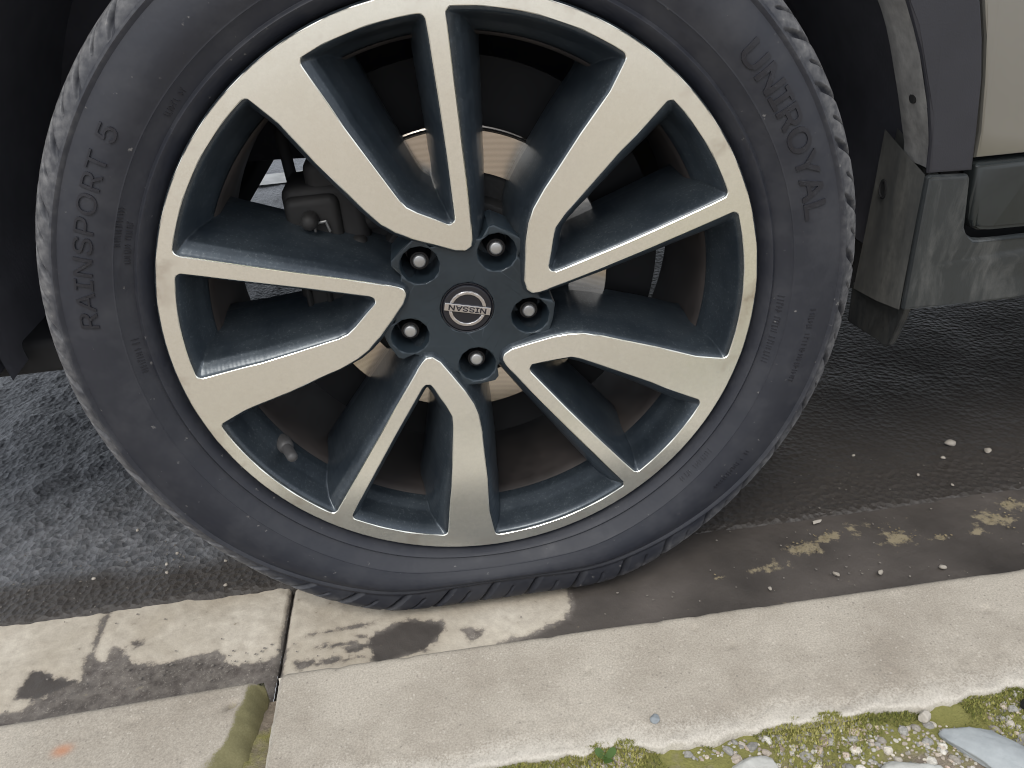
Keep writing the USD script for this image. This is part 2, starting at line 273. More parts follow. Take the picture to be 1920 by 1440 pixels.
GUT = mat('whitewashed_gutter', {
    'g': ('geometry', {}), 'at': ('attribute', {'attribute': 'dirt'}), 'sm': ('attribute', {'attribute': 'film'}),
    'n': ('noise_texture', {'scale': 75., 'detail': 7., 'roughness': .68}), 'big': ('noise_texture', {'scale': 9., 'detail': 5.}), 'f': ('noise_texture', {'scale': 420., 'detail': 4., 'roughness': .7}),
    'ns': ('math', {'math_type': 'multiply_add', 'value2': 2.4, 'value3': -1.2}), 'ad': ('math', {'math_type': 'add'}), 'th': ('map_range', {'from_min': .34, 'from_max': .66, 'clamp': True}), 'ha': ('map_range', {'from_min': -.55, 'from_max': .45, 'to_max': .55, 'clamp': True}), 'w3': ('mix_color', {'b': (.30, .25, .195)}),
    'oa': ('attribute', {'attribute': 'ochre'}), 'oo': ('math', {'math_type': 'multiply_add', 'value2': 3.2, 'value3': -1.6}), 'os': ('math', {'math_type': 'add'}), 'ot': ('map_range', {'from_min': .5, 'from_max': .85, 'to_max': .85, 'clamp': True}), 'c9': ('mix_color', {'b': (.34, .285, .185)}),
    'bl': ('map_range', {'from_min': .35, 'from_max': .65, 'to_min': .72, 'to_max': 1.35}), 'blc': ('combine_color', {}), 'flm': ('mix_color', {'blend_type': 'multiply', 'fac': 1.}),
    'w': ('mix_color', {'a': (.50, .44, .345), 'b': (.70, .64, .535)}), 'wr': ('map_range', {'from_min': .36, 'from_max': .62, 'clamp': True}),
    'cr': ('map_range', {'from_min': .66, 'from_max': .72, 'to_max': .6, 'clamp': True}), 'w2': ('mix_color', {'b': (.16, .12, .10)}),
    'd': ('mix_color', {'a': (.085, .072, .064), 'b': (.20, .178, .155)}), 'dr': ('map_range', {'from_min': .35, 'from_max': .65, 'clamp': True}), 'fl': ('mix_color', {'b': (.084, .073, .065)}), 'c': ('mix_color', {}),
    'gr': ('map_range', {'from_min': .58, 'from_max': .70, 'to_max': .7, 'clamp': True}), 'inv': ('math', {'math_type': 'multiply_add', 'value1': 1., 'value2': -.65, 'value3': 1.}), 'grm': ('math', {'math_type': 'multiply'}), 'd2': ('mix_color', {'b': (.40, .36, .31)}),
    'r1': ('map_range', {'from_min': 0., 'from_max': 1., 'to_min': .8, 'to_max': .5}), 'hb': ('math', {'math_type': 'multiply_add', 'value2': .4}),
    'b': ('bump', {'strength': .5, 'distance': .0015}), 'p': ('principled_bsdf', {})},
    [('g.position', 'n.vector'), ('g.position', 'big.vector'), ('g.position', 'f.vector'), ('n.fac', 'ns.value1'), ('ns.result', 'ad.value1'), ('at.fac', 'ad.value2'), ('ad.result', 'th.value'),
     ('big.fac', 'wr.value'), ('wr.result', 'w.fac'), ('n.fac', 'cr.value'), ('w.result', 'w2.a'), ('cr.result', 'w2.fac'),
     ('n.fac', 'dr.value'), ('dr.result', 'd.fac'), ('sm.fac', 'inv.value1'), ('f.fac', 'gr.value'), ('gr.result', 'grm.value1'), ('inv.result', 'grm.value2'), ('d.result', 'd2.a'), ('grm.result', 'd2.fac'), ('d2.result', 'fl.a'), ('sm.fac', 'fl.fac'), ('big.fac', 'bl.value'), ('bl.result', 'blc.r'), ('bl.result', 'blc.g'), ('bl.result', 'blc.b'), ('fl.result', 'flm.a'), ('blc.color', 'flm.b'),
     ('ad.result', 'ha.value'), ('w2.result', 'w3.a'), ('ha.result', 'w3.fac'), ('w3.result', 'c.a'), ('flm.result', 'c.b'), ('th.result', 'c.fac'), ('n.fac', 'oo.value1'), ('oo.result', 'os.value1'), ('oa.fac', 'os.value2'), ('os.result', 'ot.value'), ('c.result', 'c9.a'), ('ot.result', 'c9.fac'), ('c9.result', 'p.base_color'), ('th.result', 'r1.value'), ('r1.result', 'p.roughness'),
     ('f.fac', 'hb.value1'), ('n.fac', 'hb.value3'), ('hb.result', 'b.height'), ('b.normal', 'p.normal')])
KERB = mat('worn_kerb_concrete', {
    'g': ('geometry', {}), 'ed': ('attribute', {'attribute': 'pale'}), 'mo': ('attribute', {'attribute': 'moss'}), 'ru': ('attribute', {'attribute': 'rust'}),
    'big': ('noise_texture', {'scale': 11., 'detail': 6., 'roughness': .6}), 'f': ('noise_texture', {'scale': 620., 'detail': 4., 'roughness': .7}), 'v': ('voronoi_texture', {'scale': 300.}), 'vs': ('separate_color', {}),
    'br': ('map_range', {'from_min': .30, 'from_max': .60, 'clamp': True}), 'a': ('mix_color', {'a': (.295, .255, .205), 'b': (.425, .38, .315)}),
    'fs': ('map_range', {'from_min': .3, 'from_max': .7, 'to_min': .74, 'to_max': 1.24}), 'am': ('mix_color', {'blend_type': 'multiply', 'fac': 1.}), 'fc': ('combine_color', {}),
    'dk': ('map_range', {'from_min': .88, 'from_max': .93, 'to_max': .5, 'clamp': True}), 'dd': ('map_range', {'from_min': .18, 'from_max': .34, 'to_min': 1., 'to_max': 0., 'clamp': True}), 'dm': ('math', {'math_type': 'multiply'}), 'c1': ('mix_color', {'b': (.16, .14, .12)}),
    'lt': ('map_range', {'from_min': .82, 'from_max': .95, 'to_max': .5, 'clamp': True}), 'lm': ('math', {'math_type': 'multiply'}), 'c2': ('mix_color', {'b': (.60, .55, .47)}),
    'pn': ('math', {'math_type': 'multiply_add', 'value2': 1.0, 'value3': -.5}), 'pa': ('math', {'math_type': 'add'}), 'pr': ('map_range', {'from_min': .3, 'from_max': .8, 'to_max': .85, 'clamp': True}), 'c3': ('mix_color', {'b': (.58, .54, .47)}),
    'ma': ('math', {'math_type': 'add'}), 'mr': ('map_range', {'from_min': .35, 'from_max': .65, 'clamp': True}), 'mc': ('mix_color', {'a': (.11, .10, .04), 'b': (.25, .225, .115)}), 'c4': ('mix_color', {}),
    'c5': ('mix_color', {'b': (.50, .20, .09)}), 'rm': ('math', {'math_type': 'multiply', 'value2': .7}),
    'hb': ('math', {'math_type': 'multiply_add', 'value2': -.25}), 'b': ('bump', {'strength': .55, 'distance': .0012}), 'p': ('principled_bsdf', {'roughness': .85})},
    [('g.position', 'big.vector'), ('g.position', 'f.vector'), ('g.position', 'v.vector'), ('big.fac', 'br.value'), ('br.result', 'a.fac'), ('f.fac', 'fs.value'), ('fs.result', 'fc.r'), ('fs.result', 'fc.g'), ('fs.result', 'fc.b'), ('a.result', 'am.a'), ('fc.color', 'am.b'),
     ('v.color', 'vs.color'), ('vs.r', 'dk.value'), ('v.distance', 'dd.value'), ('dk.result', 'dm.value1'), ('dd.result', 'dm.value2'), ('am.result', 'c1.a'), ('dm.result', 'c1.fac'),
     ('vs.g', 'lt.value'), ('lt.result', 'lm.value1'), ('dd.result', 'lm.value2'), ('c1.result', 'c2.a'), ('lm.result', 'c2.fac'),
     ('f.fac', 'pn.value1'), ('pn.result', 'pa.value1'), ('ed.fac', 'pa.value2'), ('pa.result', 'pr.value'), ('c2.result', 'c3.a'), ('pr.result', 'c3.fac'),
     ('pn.result', 'ma.value1'), ('mo.fac', 'ma.value2'), ('ma.result', 'mr.value'), ('f.fac', 'mc.fac'), ('c3.result', 'c4.a'), ('mc.result', 'c4.b'), ('mr.result', 'c4.fac'),
     ('ru.fac', 'rm.value1'), ('c4.result', 'c5.a'), ('rm.result', 'c5.fac'), ('c5.result', 'p.base_color'), ('f.fac', 'hb.value1'), ('big.fac', 'hb.value3'), ('hb.result', 'b.height'), ('b.normal', 'p.normal')])
SOIL = mat('mossy_soil', {
    'g': ('geometry', {}), 'n': ('noise_texture', {'scale': 26., 'detail': 7., 'roughness': .66}), 'f': ('noise_texture', {'scale': 300., 'detail': 5., 'roughness': .75}), 'at': ('attribute', {'attribute': 'moss'}),
    's': ('mix_color', {'a': (.17, .135, .10), 'b': (.36, .30, .235)}), 'm': ('mix_color', {'a': (.14, .14, .035), 'b': (.34, .315, .10)}),
    'ns': ('math', {'math_type': 'multiply_add', 'value2': 1.3, 'value3': -.65}), 'ad': ('math', {'math_type': 'add'}), 'th': ('map_range', {'from_min': .38, 'from_max': .62, 'clamp': True}), 'c': ('mix_color', {}),
    'b': ('bump', {'strength': .9, 'distance': .003}), 'p': ('principled_bsdf', {'roughness': .9})},
    [('g.position', 'n.vector'), ('g.position', 'f.vector'), ('f.fac', 's.fac'), ('f.fac', 'm.fac'), ('n.fac', 'ns.value1'), ('ns.result', 'ad.value1'), ('at.fac', 'ad.value2'), ('ad.result', 'th.value'), ('s.result', 'c.a'), ('m.result', 'c.b'), ('th.result', 'c.fac'),
     ('c.result', 'p.base_color'), ('f.fac', 'b.height'), ('b.normal', 'p.normal')])
def tinted(name, attr, rough):
    return mat(name, {'a': ('attribute', {'attribute': attr}), 'g': ('geometry', {}), 'n': ('noise_texture', {'scale': 500., 'detail': 4.}), 'mr': ('map_range', {'from_min': .3, 'from_max': .7, 'to_min': .75, 'to_max': 1.2}), 'cc': ('combine_color', {}), 'm': ('mix_color', {'blend_type': 'multiply', 'fac': 1.}),
                      'b': ('bump', {'strength': .4, 'distance': .0008}), 'p': ('principled_bsdf', {'roughness': rough})},
               [('g.position', 'n.vector'), ('n.fac', 'mr.value'), ('mr.result', 'cc.r'), ('mr.result', 'cc.g'), ('mr.result', 'cc.b'), ('a.color', 'm.a'), ('cc.color', 'm.b'), ('m.result', 'p.base_color'), ('n.fac', 'b.height'), ('b.normal', 'p.normal')])
PEB = tinted('pebble_stone', 'tint', .75)
MOSS = tinted('moss_leaf', 'tint', .8)
STONE = simple('blue_grey_stone', (.37, .39, .39), .8, noise=(.20, .22, .235), bump=.6, bscale=160.)
STONE2 = simple('pale_stone', (.52, .52, .48), .8, noise=(.38, .37, .34), bump=.6, bscale=160.)
CHIP = simple('pale_chip', (.48, .44, .38), .75, noise=(.36, .32, .27), bump=.3)
CRUST = simple('ochre_crust', (.30, .25, .15), .9, noise=(.19, .15, .09), bump=.4)
GRIT = simple('grey_grit', (.26, .235, .20), .8, noise=(.15, .135, .12))
LEAF = mat('weed_leaf', {'p': ('principled_bsdf', {'base_color': (.09, .16, .04), 'roughness': .5}), 't': ('translucent_bsdf', {'color': (.12, .2, .04)}), 'm': ('mix_closure', {'fac': .3})}, [('p.BSDF', 'm.closure1'), ('t.BSDF', 'm.closure2')], surface='m.closure')
PALE_STRIP = simple('pale_strip_coat', (.62, .61, .57), .7, noise=(.45, .44, .41), bump=.4)

# ---------------------------------------------------------------- road
rng = np.random.default_rng(7)
def road_z(X, Y):
    a = meshkit.fbm(P3(X, Y, 22.), 4, 3); f = meshkit.fbm(P3(X, Y, 95., 2.), 3, 9); r = np.clip((Y - .05) / .1, 0, 1)
    rough = np.clip((.30 - X) / .35, .10, 1)
    v = np.clip((f - .52) * 6, 0, 1)
    z = .003 + rough * (.2 + .8 * r) * (.010 * (a - .5) + .0017 * v * (.35 + .65 * r))
    fade = np.clip((3. - np.hypot(X, Y)) / 1.5, 0, 1)
    return np.maximum(z * fade, -.004)
def wob(x, s=0): return .0045 * (meshkit.fbm(np.stack([np.asarray(x, float) * 42, np.full_like(x, 3.3), np.full_like(x, s)], -1), 4, 5) - .5) * 2
xs = axis(-1.05, 1.0, .0042, -60, 60); ys = np.concatenate([[.044, .0443], axis(.0515, .72, .0042, .0515, 60)])
def rz(X, Y):
    z = road_z(X, Y); w = np.clip((X - .04) / .06, 0, 1) * np.clip((.11 - Y) / .05, 0, 1); z = z * (1 - w) + w * (.0010 + .3 * (z - .003))
    z[:, 0] = np.where(X[:, 0] < .07, -.012, -.004); z[:, 1] = np.where(X[:, 1] < .07, -.001, -.0015); return z
road = grid(xs, ys, rz)
v = road.vertices
near = np.exp(-np.maximum(v[:, 1] - .0515, 0) / .03) * np.clip((.10 - v[:, 0]) / .04, 0, 1)
v[:, 1] += wob(v[:, 0]) * near * (np.abs(v[:, 0]) < 3)
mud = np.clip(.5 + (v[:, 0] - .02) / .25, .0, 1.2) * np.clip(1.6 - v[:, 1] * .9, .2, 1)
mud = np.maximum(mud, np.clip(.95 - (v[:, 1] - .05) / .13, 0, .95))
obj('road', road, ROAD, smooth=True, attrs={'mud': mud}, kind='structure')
lw = []
lx = np.arange(-6, 6.01, .5)
lv = np.array([(x, y, .0085) for x in lx for y in (1.74, 1.86)]); k = np.arange(len(lx) - 1) * 2
obj('pale_road_strip', trimesh.Trimesh(lv, np.vstack([np.stack([k, k + 2, k + 1], 1), np.stack([k + 1, k + 2, k + 3], 1)]), process=False), PALE_STRIP, smooth=False, kind='structure')  # pale strip along the road beyond the far side of the car

# ---------------------------------------------------------------- gutter blocks
DP = {'P1': [(-.475, -.056), (-.475, -.034), (-.472, -.022), (-.458, -.026), (-.446, -.036), (-.418, -.045), (-.442, -.057), (-.457, -.061)],
      'P2': [(-.56, -.09), (-.508, -.080), (-.482, -.073), (-.465, -.074), (-.444, -.056), (-.418, -.045), (-.422, -.021), (-.42, -.008), (-.408, -.021), (-.4, -.025), (-.397, -.008), (-.385, -.008), (-.383, -.019), (-.363, -.035), (-.343, -.038), (-.323, -.035), (-.286, -.032), (-.278, -.047), (-.262, -.053), (-.226, -.051), (-.217, -.041), (-.217, -.073), (-.20, -.16), (-.56, -.16)],
      'P2b': [(-.381, -.003), (-.369, .001), (-.368, -.008), (-.376, -.012)],
      'P3': [(-.137, -.04), (-.121, -.033), (-.099, -.023), (-.062, -.034), (-.059, -.046), (-.073, -.061), (-.079, -.069), (-.099, -.072), (-.13, -.081), (-.136, -.056), (-.157, -.059), (-.16, -.052), (-.137, -.049)],
      'P4': [(-.041, -.049), (-.022, -.05), (-.023, -.061), (-.036, -.066)],
      'P5': [(.07, .2), (.07, -.002), (.071, -.034), (.063, -.051), (.038, -.062), (.022, -.068), (.005, -.07), (-.027, -.08), (-.029, -.105), (-.20, -.12), (-.2, -.3), (9, -.3), (9, .2)],
      'P6': [(-.207, -.059), (-.136, -.064), (-.162, -.068), (-.206, -.069)],
      'P7': [(-9, -.04), (-.70, -.05), (-.56, -.09), (-.56, -.3), (-9, -.3)],
      'cr': [(-.4225, .06), (-.4175, .06), (-.4165, .01), (-.4150, -.021), (-.4185, -.022), (-.4205, .01)],
      'c1': [(-.187, -.044), (-.150, -.044), (-.150, -.0475), (-.187, -.0475)], 'c2': [(-.150, -.034), (-.133, -.040), (-.137, -.043), (-.153, -.036)], 'c3': [(-.2, -.027), (-.13, -.021), (-.13, -.0225), (-.2, -.029)]}
dirtp = [Polygon(q).buffer(0) for q in DP.values()]
filmp = [Polygon(DP['P1']).buffer(0), Polygon(DP['P3']).buffer(-.003), Polygon(DP['P5']).buffer(-.004)]
OCH = [(.334, .0, .014, .008, 1.), (.362, .010, .014, .006, 1.), (.435, -.004, .012, .010, 1.05), (.478, -.014, .006, .004, .9), (.552, .004, .016, .010, 1.), (.583, .022, .012, .008, 1.), (.226, -.027, .005, .003, .9), (.40, .016, .03, .008, .6), (.52, -.012, .012, .005, .8), (.66, .0, .03, .012, .9), (.29, -.02, .02, .008, .55)]
gutter = xf('gutter', kind='structure')
def gutter_block(x0, x1, step, crack=None):
    xs_ = np.linspace(x0, x1, max(2, int((x1 - x0) / step) + 1)); ys_ = np.linspace(-.17, .078, int(.248 / min(step, .02)) + 1)
    def zf(X, Y):
        z = .0022 * (meshkit.fbm(P3(X, Y, 24., 1.), 4, 21) - .5) + .0009 * (meshkit.fbm(P3(X, Y, 130., 1.), 3, 22) - .5)
        e = np.minimum(X - x0, x1 - X) + .0035 * (meshkit.fbm(P3(X, Y, 90., 5.), 3, 23) - .5)
        z -= .0035 * np.clip(1 - e / .003, 0, 1) ** 1.5
        return z
    g = grid(xs_, ys_, zf); p = g.vertices
    X, Y = p[:, 0], p[:, 1]
    sd_ = np.max([sdist(q, X, Y) for q in dirtp], axis=0)
    sf = np.max([sdist(q, X, Y) for q in filmp], axis=0)
    dirt = np.clip(.5 + sd_ / .010, -.3, 1.25); film = np.clip(.5 + sf / .004, 0, 1)
    dirt = np.maximum(dirt, np.clip(1.0 - np.minimum(X - x0, x1 - X) / .0030, 0, 1))
    p[:, 2] -= .0012 * np.clip(dirt, 0, 1)
    p[:, 2] -= .005 * np.clip((X - .09) / .02, 0, 1) * np.clip((Y - .050) / .003, 0, 1)
    och = np.max([math_w * np.exp(-(((X - ox) / (ow * 1.5)) ** 2 + ((Y - oy) / (oh * 1.5)) ** 2)) for ox, oy, ow, oh, math_w in OCH], axis=0)
    b = grid(np.array([x0, x1]), np.array([-.17, .078]), lambda a, c: a * 0 - .1)
    sides = [trimesh.Trimesh([(x0, -.17, -.1), (x0, .078, -.1), (x0, .078, -.004), (x0, -.17, -.004)], [(0, 2, 1), (0, 3, 2)]), trimesh.Trimesh([(x1, -.17, -.1), (x1, .078, -.1), (x1, .078, -.004), (x1, -.17, -.004)], [(0, 1, 2), (0, 2, 3)])]
    m = trimesh.util.concatenate([g] + sides)
    n = len(p); pad = len(m.vertices) - n
    obj('gutter_block', m, GUT, gutter, smooth=True, attrs={'dirt': np.concatenate([dirt, np.ones(pad)]), 'film': np.concatenate([film, np.zeros(pad)]), 'ochre': np.concatenate([och, np.zeros(pad)])})
gutter_block(-.2206, .99, .0028)
gutter_block(-.87, -.2232, .0026)
for k in range(5):
    gutter_block(-1.325 - k * .455, -.8725 - k * .455, .05); gutter_block(.993 + k * .605, 1.595 + k * .605, .05)

# ---------------------------------------------------------------- kerb stones
kerb = xf('kerb', kind='structure')
KT = .080
def inner_edge(x):
    x = np.asarray(x, float)
    return -.2625 + .009 * (meshkit.fbm(np.stack([x * 16, x * 0 + .7, x * 0], -1), 4, 31) - .5) * 2 + .004 * (meshkit.fbm(np.stack([x * 70, x * 0, x * 0], -1), 3, 33) - .5) * 2
def kerb_stone(x0, x1, step, yaw=0., dz=0., mossy=False):
    n = max(2, int((x1 - x0) / step) + 1); xs_ = np.linspace(x0, x1, n)
    # cross-section parameter: road-side foot, up the face, over a small arris, across the top, down the back
    ymid = -.146
    foot = [(ymid + .004, -.06), (ymid + .002, .0), (ymid + .0005, .05), (ymid, KT - .006), (ymid - .0012, KT - .0022), (ymid - .004, KT - .0004)]
    W = max(8, int(.112 / step)); top = [(None, t) for t in np.linspace(0, 1, W + 1)[1:]]
    V, A = [], []; IE = inner_edge(xs_)
    for x, ie in zip(xs_, IE):
        row = list(foot)
        for _, t in top: row.append((ymid - .004 + (ie - ymid + .004) * t, KT))
        row += [(ie - .0012, KT - .0025), (ie - .0022, KT - .009), (ie - .003, KT - .03), (ie - .003, -.06)]
        V += [(x, y, z) for y, z in row]
    V = np.array(V); k = len(V) // n
    X, Y, Z = V.T
    onTop = np.clip((Z - (KT - .004)) / .003, 0, 1)
    ie = inner_edge(X)
    d_in = Y - ie
    rough = np.clip(1 - d_in / .05, 0, 1)
    h = .0011 * (meshkit.fbm(P3(X, Y, 34., 2.), 4, 41) - .5) + .0008 * (meshkit.fbm(P3(X, Y, 190., 2.), 3, 42) - .5) * (1 + 2.5 * rough) + .0042 * rough ** 3 * (meshkit.fbm(P3(X, Y, 75., 7.), 4, 43) - .72)
    Z2 = Z + onTop * h
    e = np.minimum(X - x0, x1 - X); en = e + .005 * (meshkit.fbm(np.stack([X * 0 + (X > (x0 + x1) / 2), Y * 70, Z * 70], -1), 3, 45) - .5)
    Z2 -= onTop * .011 * np.clip(1 - en / .008, 0, 1) ** 1.6
    arris = np.clip(1 - np.abs(Y - ymid + .002) / .006, 0, 1) * np.clip(meshkit.fbm(P3(X, Y * 0, 55., 1.), 3, 46) - .64, 0, 1) * 1.0
    Z2 -= arris * .004 * (Z > .04); Y2 = Y - arris * .003 * (Z > .04)
    moss = np.zeros(len(V)); rust = np.zeros(len(V))
    if step < .01:
        gp_ = np.random.default_rng(int(abs(x0) * 1000))
        for _ in range(26):
            cx, cy, rr_ = gp_.uniform(x0, x1), gp_.uniform(-.258, -.150), gp_.uniform(.0016, .0045)
            q_ = np.exp(-(((X - cx) / rr_) ** 2 + ((Y - cy) / (rr_ * .7)) ** 2)); Z2 -= onTop * q_ * rr_ * .5; moss = np.maximum(moss, .30 * q_)  # each pit also gets a darker tone through this mask
    if mossy:
        q = x1 - X + .010 * (meshkit.fbm(P3(X, Y, 40., 3.), 3, 47) - .5) * 2
        wdt = np.clip(.014 + (-Y - .15) * .25, .012, .040)
        Z2 -= onTop * .020 * np.clip(1 - q / (wdt * 1.05), 0, 1) ** 1.3
        moss = np.clip(.5 + (wdt - q) / .008, -.3, 1.3) * onTop + (1 - onTop) * (x1 - X < .004)
        Z2 -= .008 * np.exp(-(((X + .2315) / .0042) ** 2 + ((Y + .1677) / .0028) ** 2) * 1.2)
        moss = np.maximum(moss, .55 * np.exp(-(((X + .2315) / .006) ** 2 + ((Y + .1677) / .004) ** 2)))  # the single hole is toned darker through the same mask
        rust = np.exp(-(((X + .3586) / .0075) ** 2 + ((Y + .185) / .0055) ** 2) ** 1.5)
    V = np.stack([X, Y2, Z2 + dz], 1)
    i, j = np.meshgrid(np.arange(n - 1), np.arange(k - 1), indexing='ij'); q = i * k + j
    F = np.vstack([np.stack([q, q + 1, q + k], -1).reshape(-1, 3), np.stack([q + 1, q + k + 1, q + k], -1).reshape(-1, 3)])
    caps = []
    for s in (0, n - 1):
        c = [s * k + t for t in range(k)]; caps += [(c[0], c[t], c[t + 1]) if s == 0 else (c[0], c[t + 1], c[t]) for t in range(1, k - 1)]
    m = trimesh.Trimesh(V, np.vstack([F, caps]), process=False)
    if yaw:
        c = np.array([x1, -.15, 0]); a = math.radians(yaw); R = np.array([[math.cos(a), -math.sin(a), 0], [math.sin(a), math.cos(a), 0], [0, 0, 1]])
        m.vertices = (m.vertices - c) @ R.T + c
    pale = np.clip(.85 - (d_in + .016 * (meshkit.fbm(P3(X, Y, 30., 9.), 3, 48) - .5)) / .036, 0, .8) * .8 + np.clip(.75 - e / .012, 0, .75)
    obj('kerb_stone', m, KERB, kerb, smooth=50, attrs={'pale': pale, 'moss': moss, 'rust': rust})
kerb_stone(-.196, .79, .0028)
kerb_stone(-1.2, -.209, .0028, yaw=2.2, dz=-.004, mossy=True)
for k in range(3):
    kerb_stone(-2.2 - k * 1.0, -1.21 - k * 1.0, .03, dz=-.006); kerb_stone(.80 + k * 1.0, 1.79 + k * 1.0, .03)
jx = np.linspace(-.215, -.190, 12); jy = np.linspace(-.275, -.148, 50)
jm = grid(jx, jy, lambda X, Y: .046 + .022 * np.clip((-Y - .15) / .1, 0, 1) + .006 * meshkit.fbm(P3(X, Y, 120.), 3, 51))
obj('joint_soil', jm, SOIL, kerb, smooth=True, attrs={'moss': np.clip((-jm.vertices[:, 1] - .16) / .05, 0, .5)})

# ---------------------------------------------------------------- verge (soil, gravel, moss)
def verge_z(X, Y):
    d = np.clip((inner_edge(X) - Y) / .05, 0, 1)
    z = .0735 - .001 * d + .007 * (meshkit.fbm(P3(X, Y, 18.), 4, 61) - .5) + .005 * (meshkit.fbm(P3(X, Y, 80.), 3, 62) - .5)
    far = np.clip((np.hypot(X - .2, Y + .3) - 1.) / 2., 0, 1)
    return z * (1 - far) + .070 * far
vx = axis(-.25, .62, .004, -60, 60); vy = -axis(.250, .42, .004, .250, 60)[::-1]
vg = grid(vx, vy, verge_z); p = vg.vertices
mossA = np.clip(.85 - (inner_edge(p[:, 0]) - p[:, 1]) / .07, .1, .9) + .35 * np.clip((p[:, 0] - .12) / .2, 0, 1) - .3 * np.clip((np.hypot(p[:, 0], p[:, 1]) - .8) / 2, 0, 1)
obj('verge', vg, SOIL, smooth=True, attrs={'moss': mossA}, kind='structure')
ico = trimesh.creation.icosphere(subdivisions=1, radius=1.)
def pebble_mesh(r, seed, flat=.65, sub=1):
    g = np.random.default_rng(seed); b = trimesh.creation.icosphere(subdivisions=sub, radius=1.)
    d = b.vertices
    s = 1 + .55 * (meshkit.fbm(d * 1.4 + g.uniform(0, 50, 3), 3, seed) - .5)
    for _ in range(4):
        n_ = g.normal(size=3); n_ /= np.linalg.norm(n_); c_ = g.uniform(.55, .85); dd = d @ n_; s = np.where(dd > 0, np.minimum(s, c_ / np.maximum(dd, 1e-6)), s)
    v_ = d * s[:, None] * np.array([1, g.uniform(.6, .95), flat]) * r
    a = g.uniform(0, 6.28); R = np.array([[math.cos(a), -math.sin(a), 0], [math.sin(a), math.cos(a), 0], [0, 0, 1]])
    return trimesh.Trimesh(v_ @ R.T, b.faces, process=False)
lib = [pebble_mesh(1., 100 + k) for k in range(14)]
V, F, C, n = [], [], [], 0
pal = np.array([(.62, .53, .43), (.66, .60, .50), (.50, .45, .38), (.70, .66, .58), (.44, .42, .38), (.58, .47, .38), (.36, .34, .31)])
gx = rng.uniform(-.10, .66, 11000); gy = -.262 - rng.power(.8, 11000) * .20
okp = (gy < inner_edge(gx) - .004) & (meshkit.noise(np.stack([gx * 30, gy * 30, gx * 0], -1), 71) > .22)
gx, gy = gx[okp], gy[okp]; gzv = verge_z(gx, gy)
for x, y, zv in zip(gx, gy, gzv):
    r = min(.0010 * (1 + rng.pareto(2.5)), .0046); m = lib[rng.integers(14)]
    z = zv
    V.append(m.vertices * r + (x, y, z + r * .08)); F.append(m.faces + n); n += len(m.vertices)
    C.append(np.tile(pal[rng.integers(len(pal))] * rng.uniform(.52, .95), (len(m.vertices), 1)))
obj('gravel', (np.vstack(V), np.vstack(F)), PEB, smooth=False, attrs={'tint': np.vstack(C)}, label='loose pinkish and cream gravel scattered over the mossy verge', cat='gravel', kind='stuff')
# moss: tiny leaves in cushions along the kerb's broken back edge and between the stones
V, F, C, n = [], [], [], 0
NM = 46000
mx_ = rng.uniform(-.06, .62, NM); me_ = inner_edge(mx_); md_ = np.where(rng.random(NM) < .5, rng.exponential(.012, NM), rng.uniform(0, .17, NM)); my_ = me_ + .004 - md_
mw_ = meshkit.fbm(np.stack([mx_ * 26, my_ * 26, mx_ * 0 + 3.], -1), 3, 81)
km = mw_ > .50 - .26 * np.exp(-md_ / .012) - .06 * np.clip((mx_ - .1) / .2, 0, 1)
mx_, my_, md_, mw_ = mx_[km], my_[km], md_[km], mw_[km]; nm_ = len(mx_)
mz_ = verge_z(mx_, my_) + .001 + np.maximum(0, .0075 * (mw_ - .36)) + .0015 * np.exp(-md_ / .005)
ma_ = rng.uniform(0, 6.28, nm_); ms_ = rng.uniform(.0008, .0017, nm_); mu_ = rng.uniform(.3, 1.0, nm_); dx, dy = np.cos(ma_) * ms_, np.sin(ma_) * ms_
V = np.stack([np.stack([mx_ - dy * .38, my_ + dx * .38, mz_ - .001], 1), np.stack([mx_ + dy * .38, my_ - dx * .38, mz_ - .001], 1), np.stack([mx_ + dx, my_ + dy, mz_ + ms_ * mu_], 1)], 1).reshape(-1, 3)
F = np.arange(nm_ * 3).reshape(-1, 3)
mpal = np.array([(.08, .09, .018), (.15, .16, .03), (.25, .245, .06), (.34, .31, .095)])
mi_ = np.clip((rng.power(1.6, nm_) * 2.6 + (mw_ - .45) * 5).astype(int), 0, 3); mi_ = np.where(md_ < .006, np.minimum(mi_, 2), mi_)
C = np.repeat(mpal[mi_] * rng.uniform(.8, 1.2, (nm_, 1)), 3, axis=0)
obj('moss', (np.array(V), np.array(F)), MOSS, smooth=False, attrs={'tint': np.array(C)}, label='yellow green moss cushions along the broken back edge of the kerb', cat='moss', kind='stuff')

# ---------------------------------------------------------------- single stones, weed and chips
def stone(name, x, y, z, sx, sy, sz, rot, seed, m, label, cat, group=None, tilt=0., sub=4):
    b = trimesh.creation.icosphere(subdivisions=sub, radius=1.); d = b.vertices
    g = np.random.default_rng(seed); s = np.ones(len(d))
    for _ in range(9):
        n_ = g.normal(size=3); n_ /= np.linalg.norm(n_); c_ = g.uniform(.62, .92); dd = d @ n_; s = np.minimum(s, np.where(dd > 0, c_ / np.maximum(dd, 1e-6), 9))
    s *= 1 + .22 * (meshkit.fbm(d * 2.2 + seed, 4, seed) - .5) + .07 * (meshkit.fbm(d * 8 + seed, 3, seed) - .5)
    v_ = d * s[:, None] * np.array([sx, sy, sz])
    R = trimesh.transformations.euler_matrix(tilt, 0, rot)[:3, :3]; v_ = v_ @ R.T
    o = xf(name, loc=(x, y, z), label=label, cat=cat, group=group) if False else None
    mm = trimesh.Trimesh(v_ + (x, y, z), b.faces, process=False)
    return obj(name, mm, m, smooth=40, label=label, cat=cat, group=group)
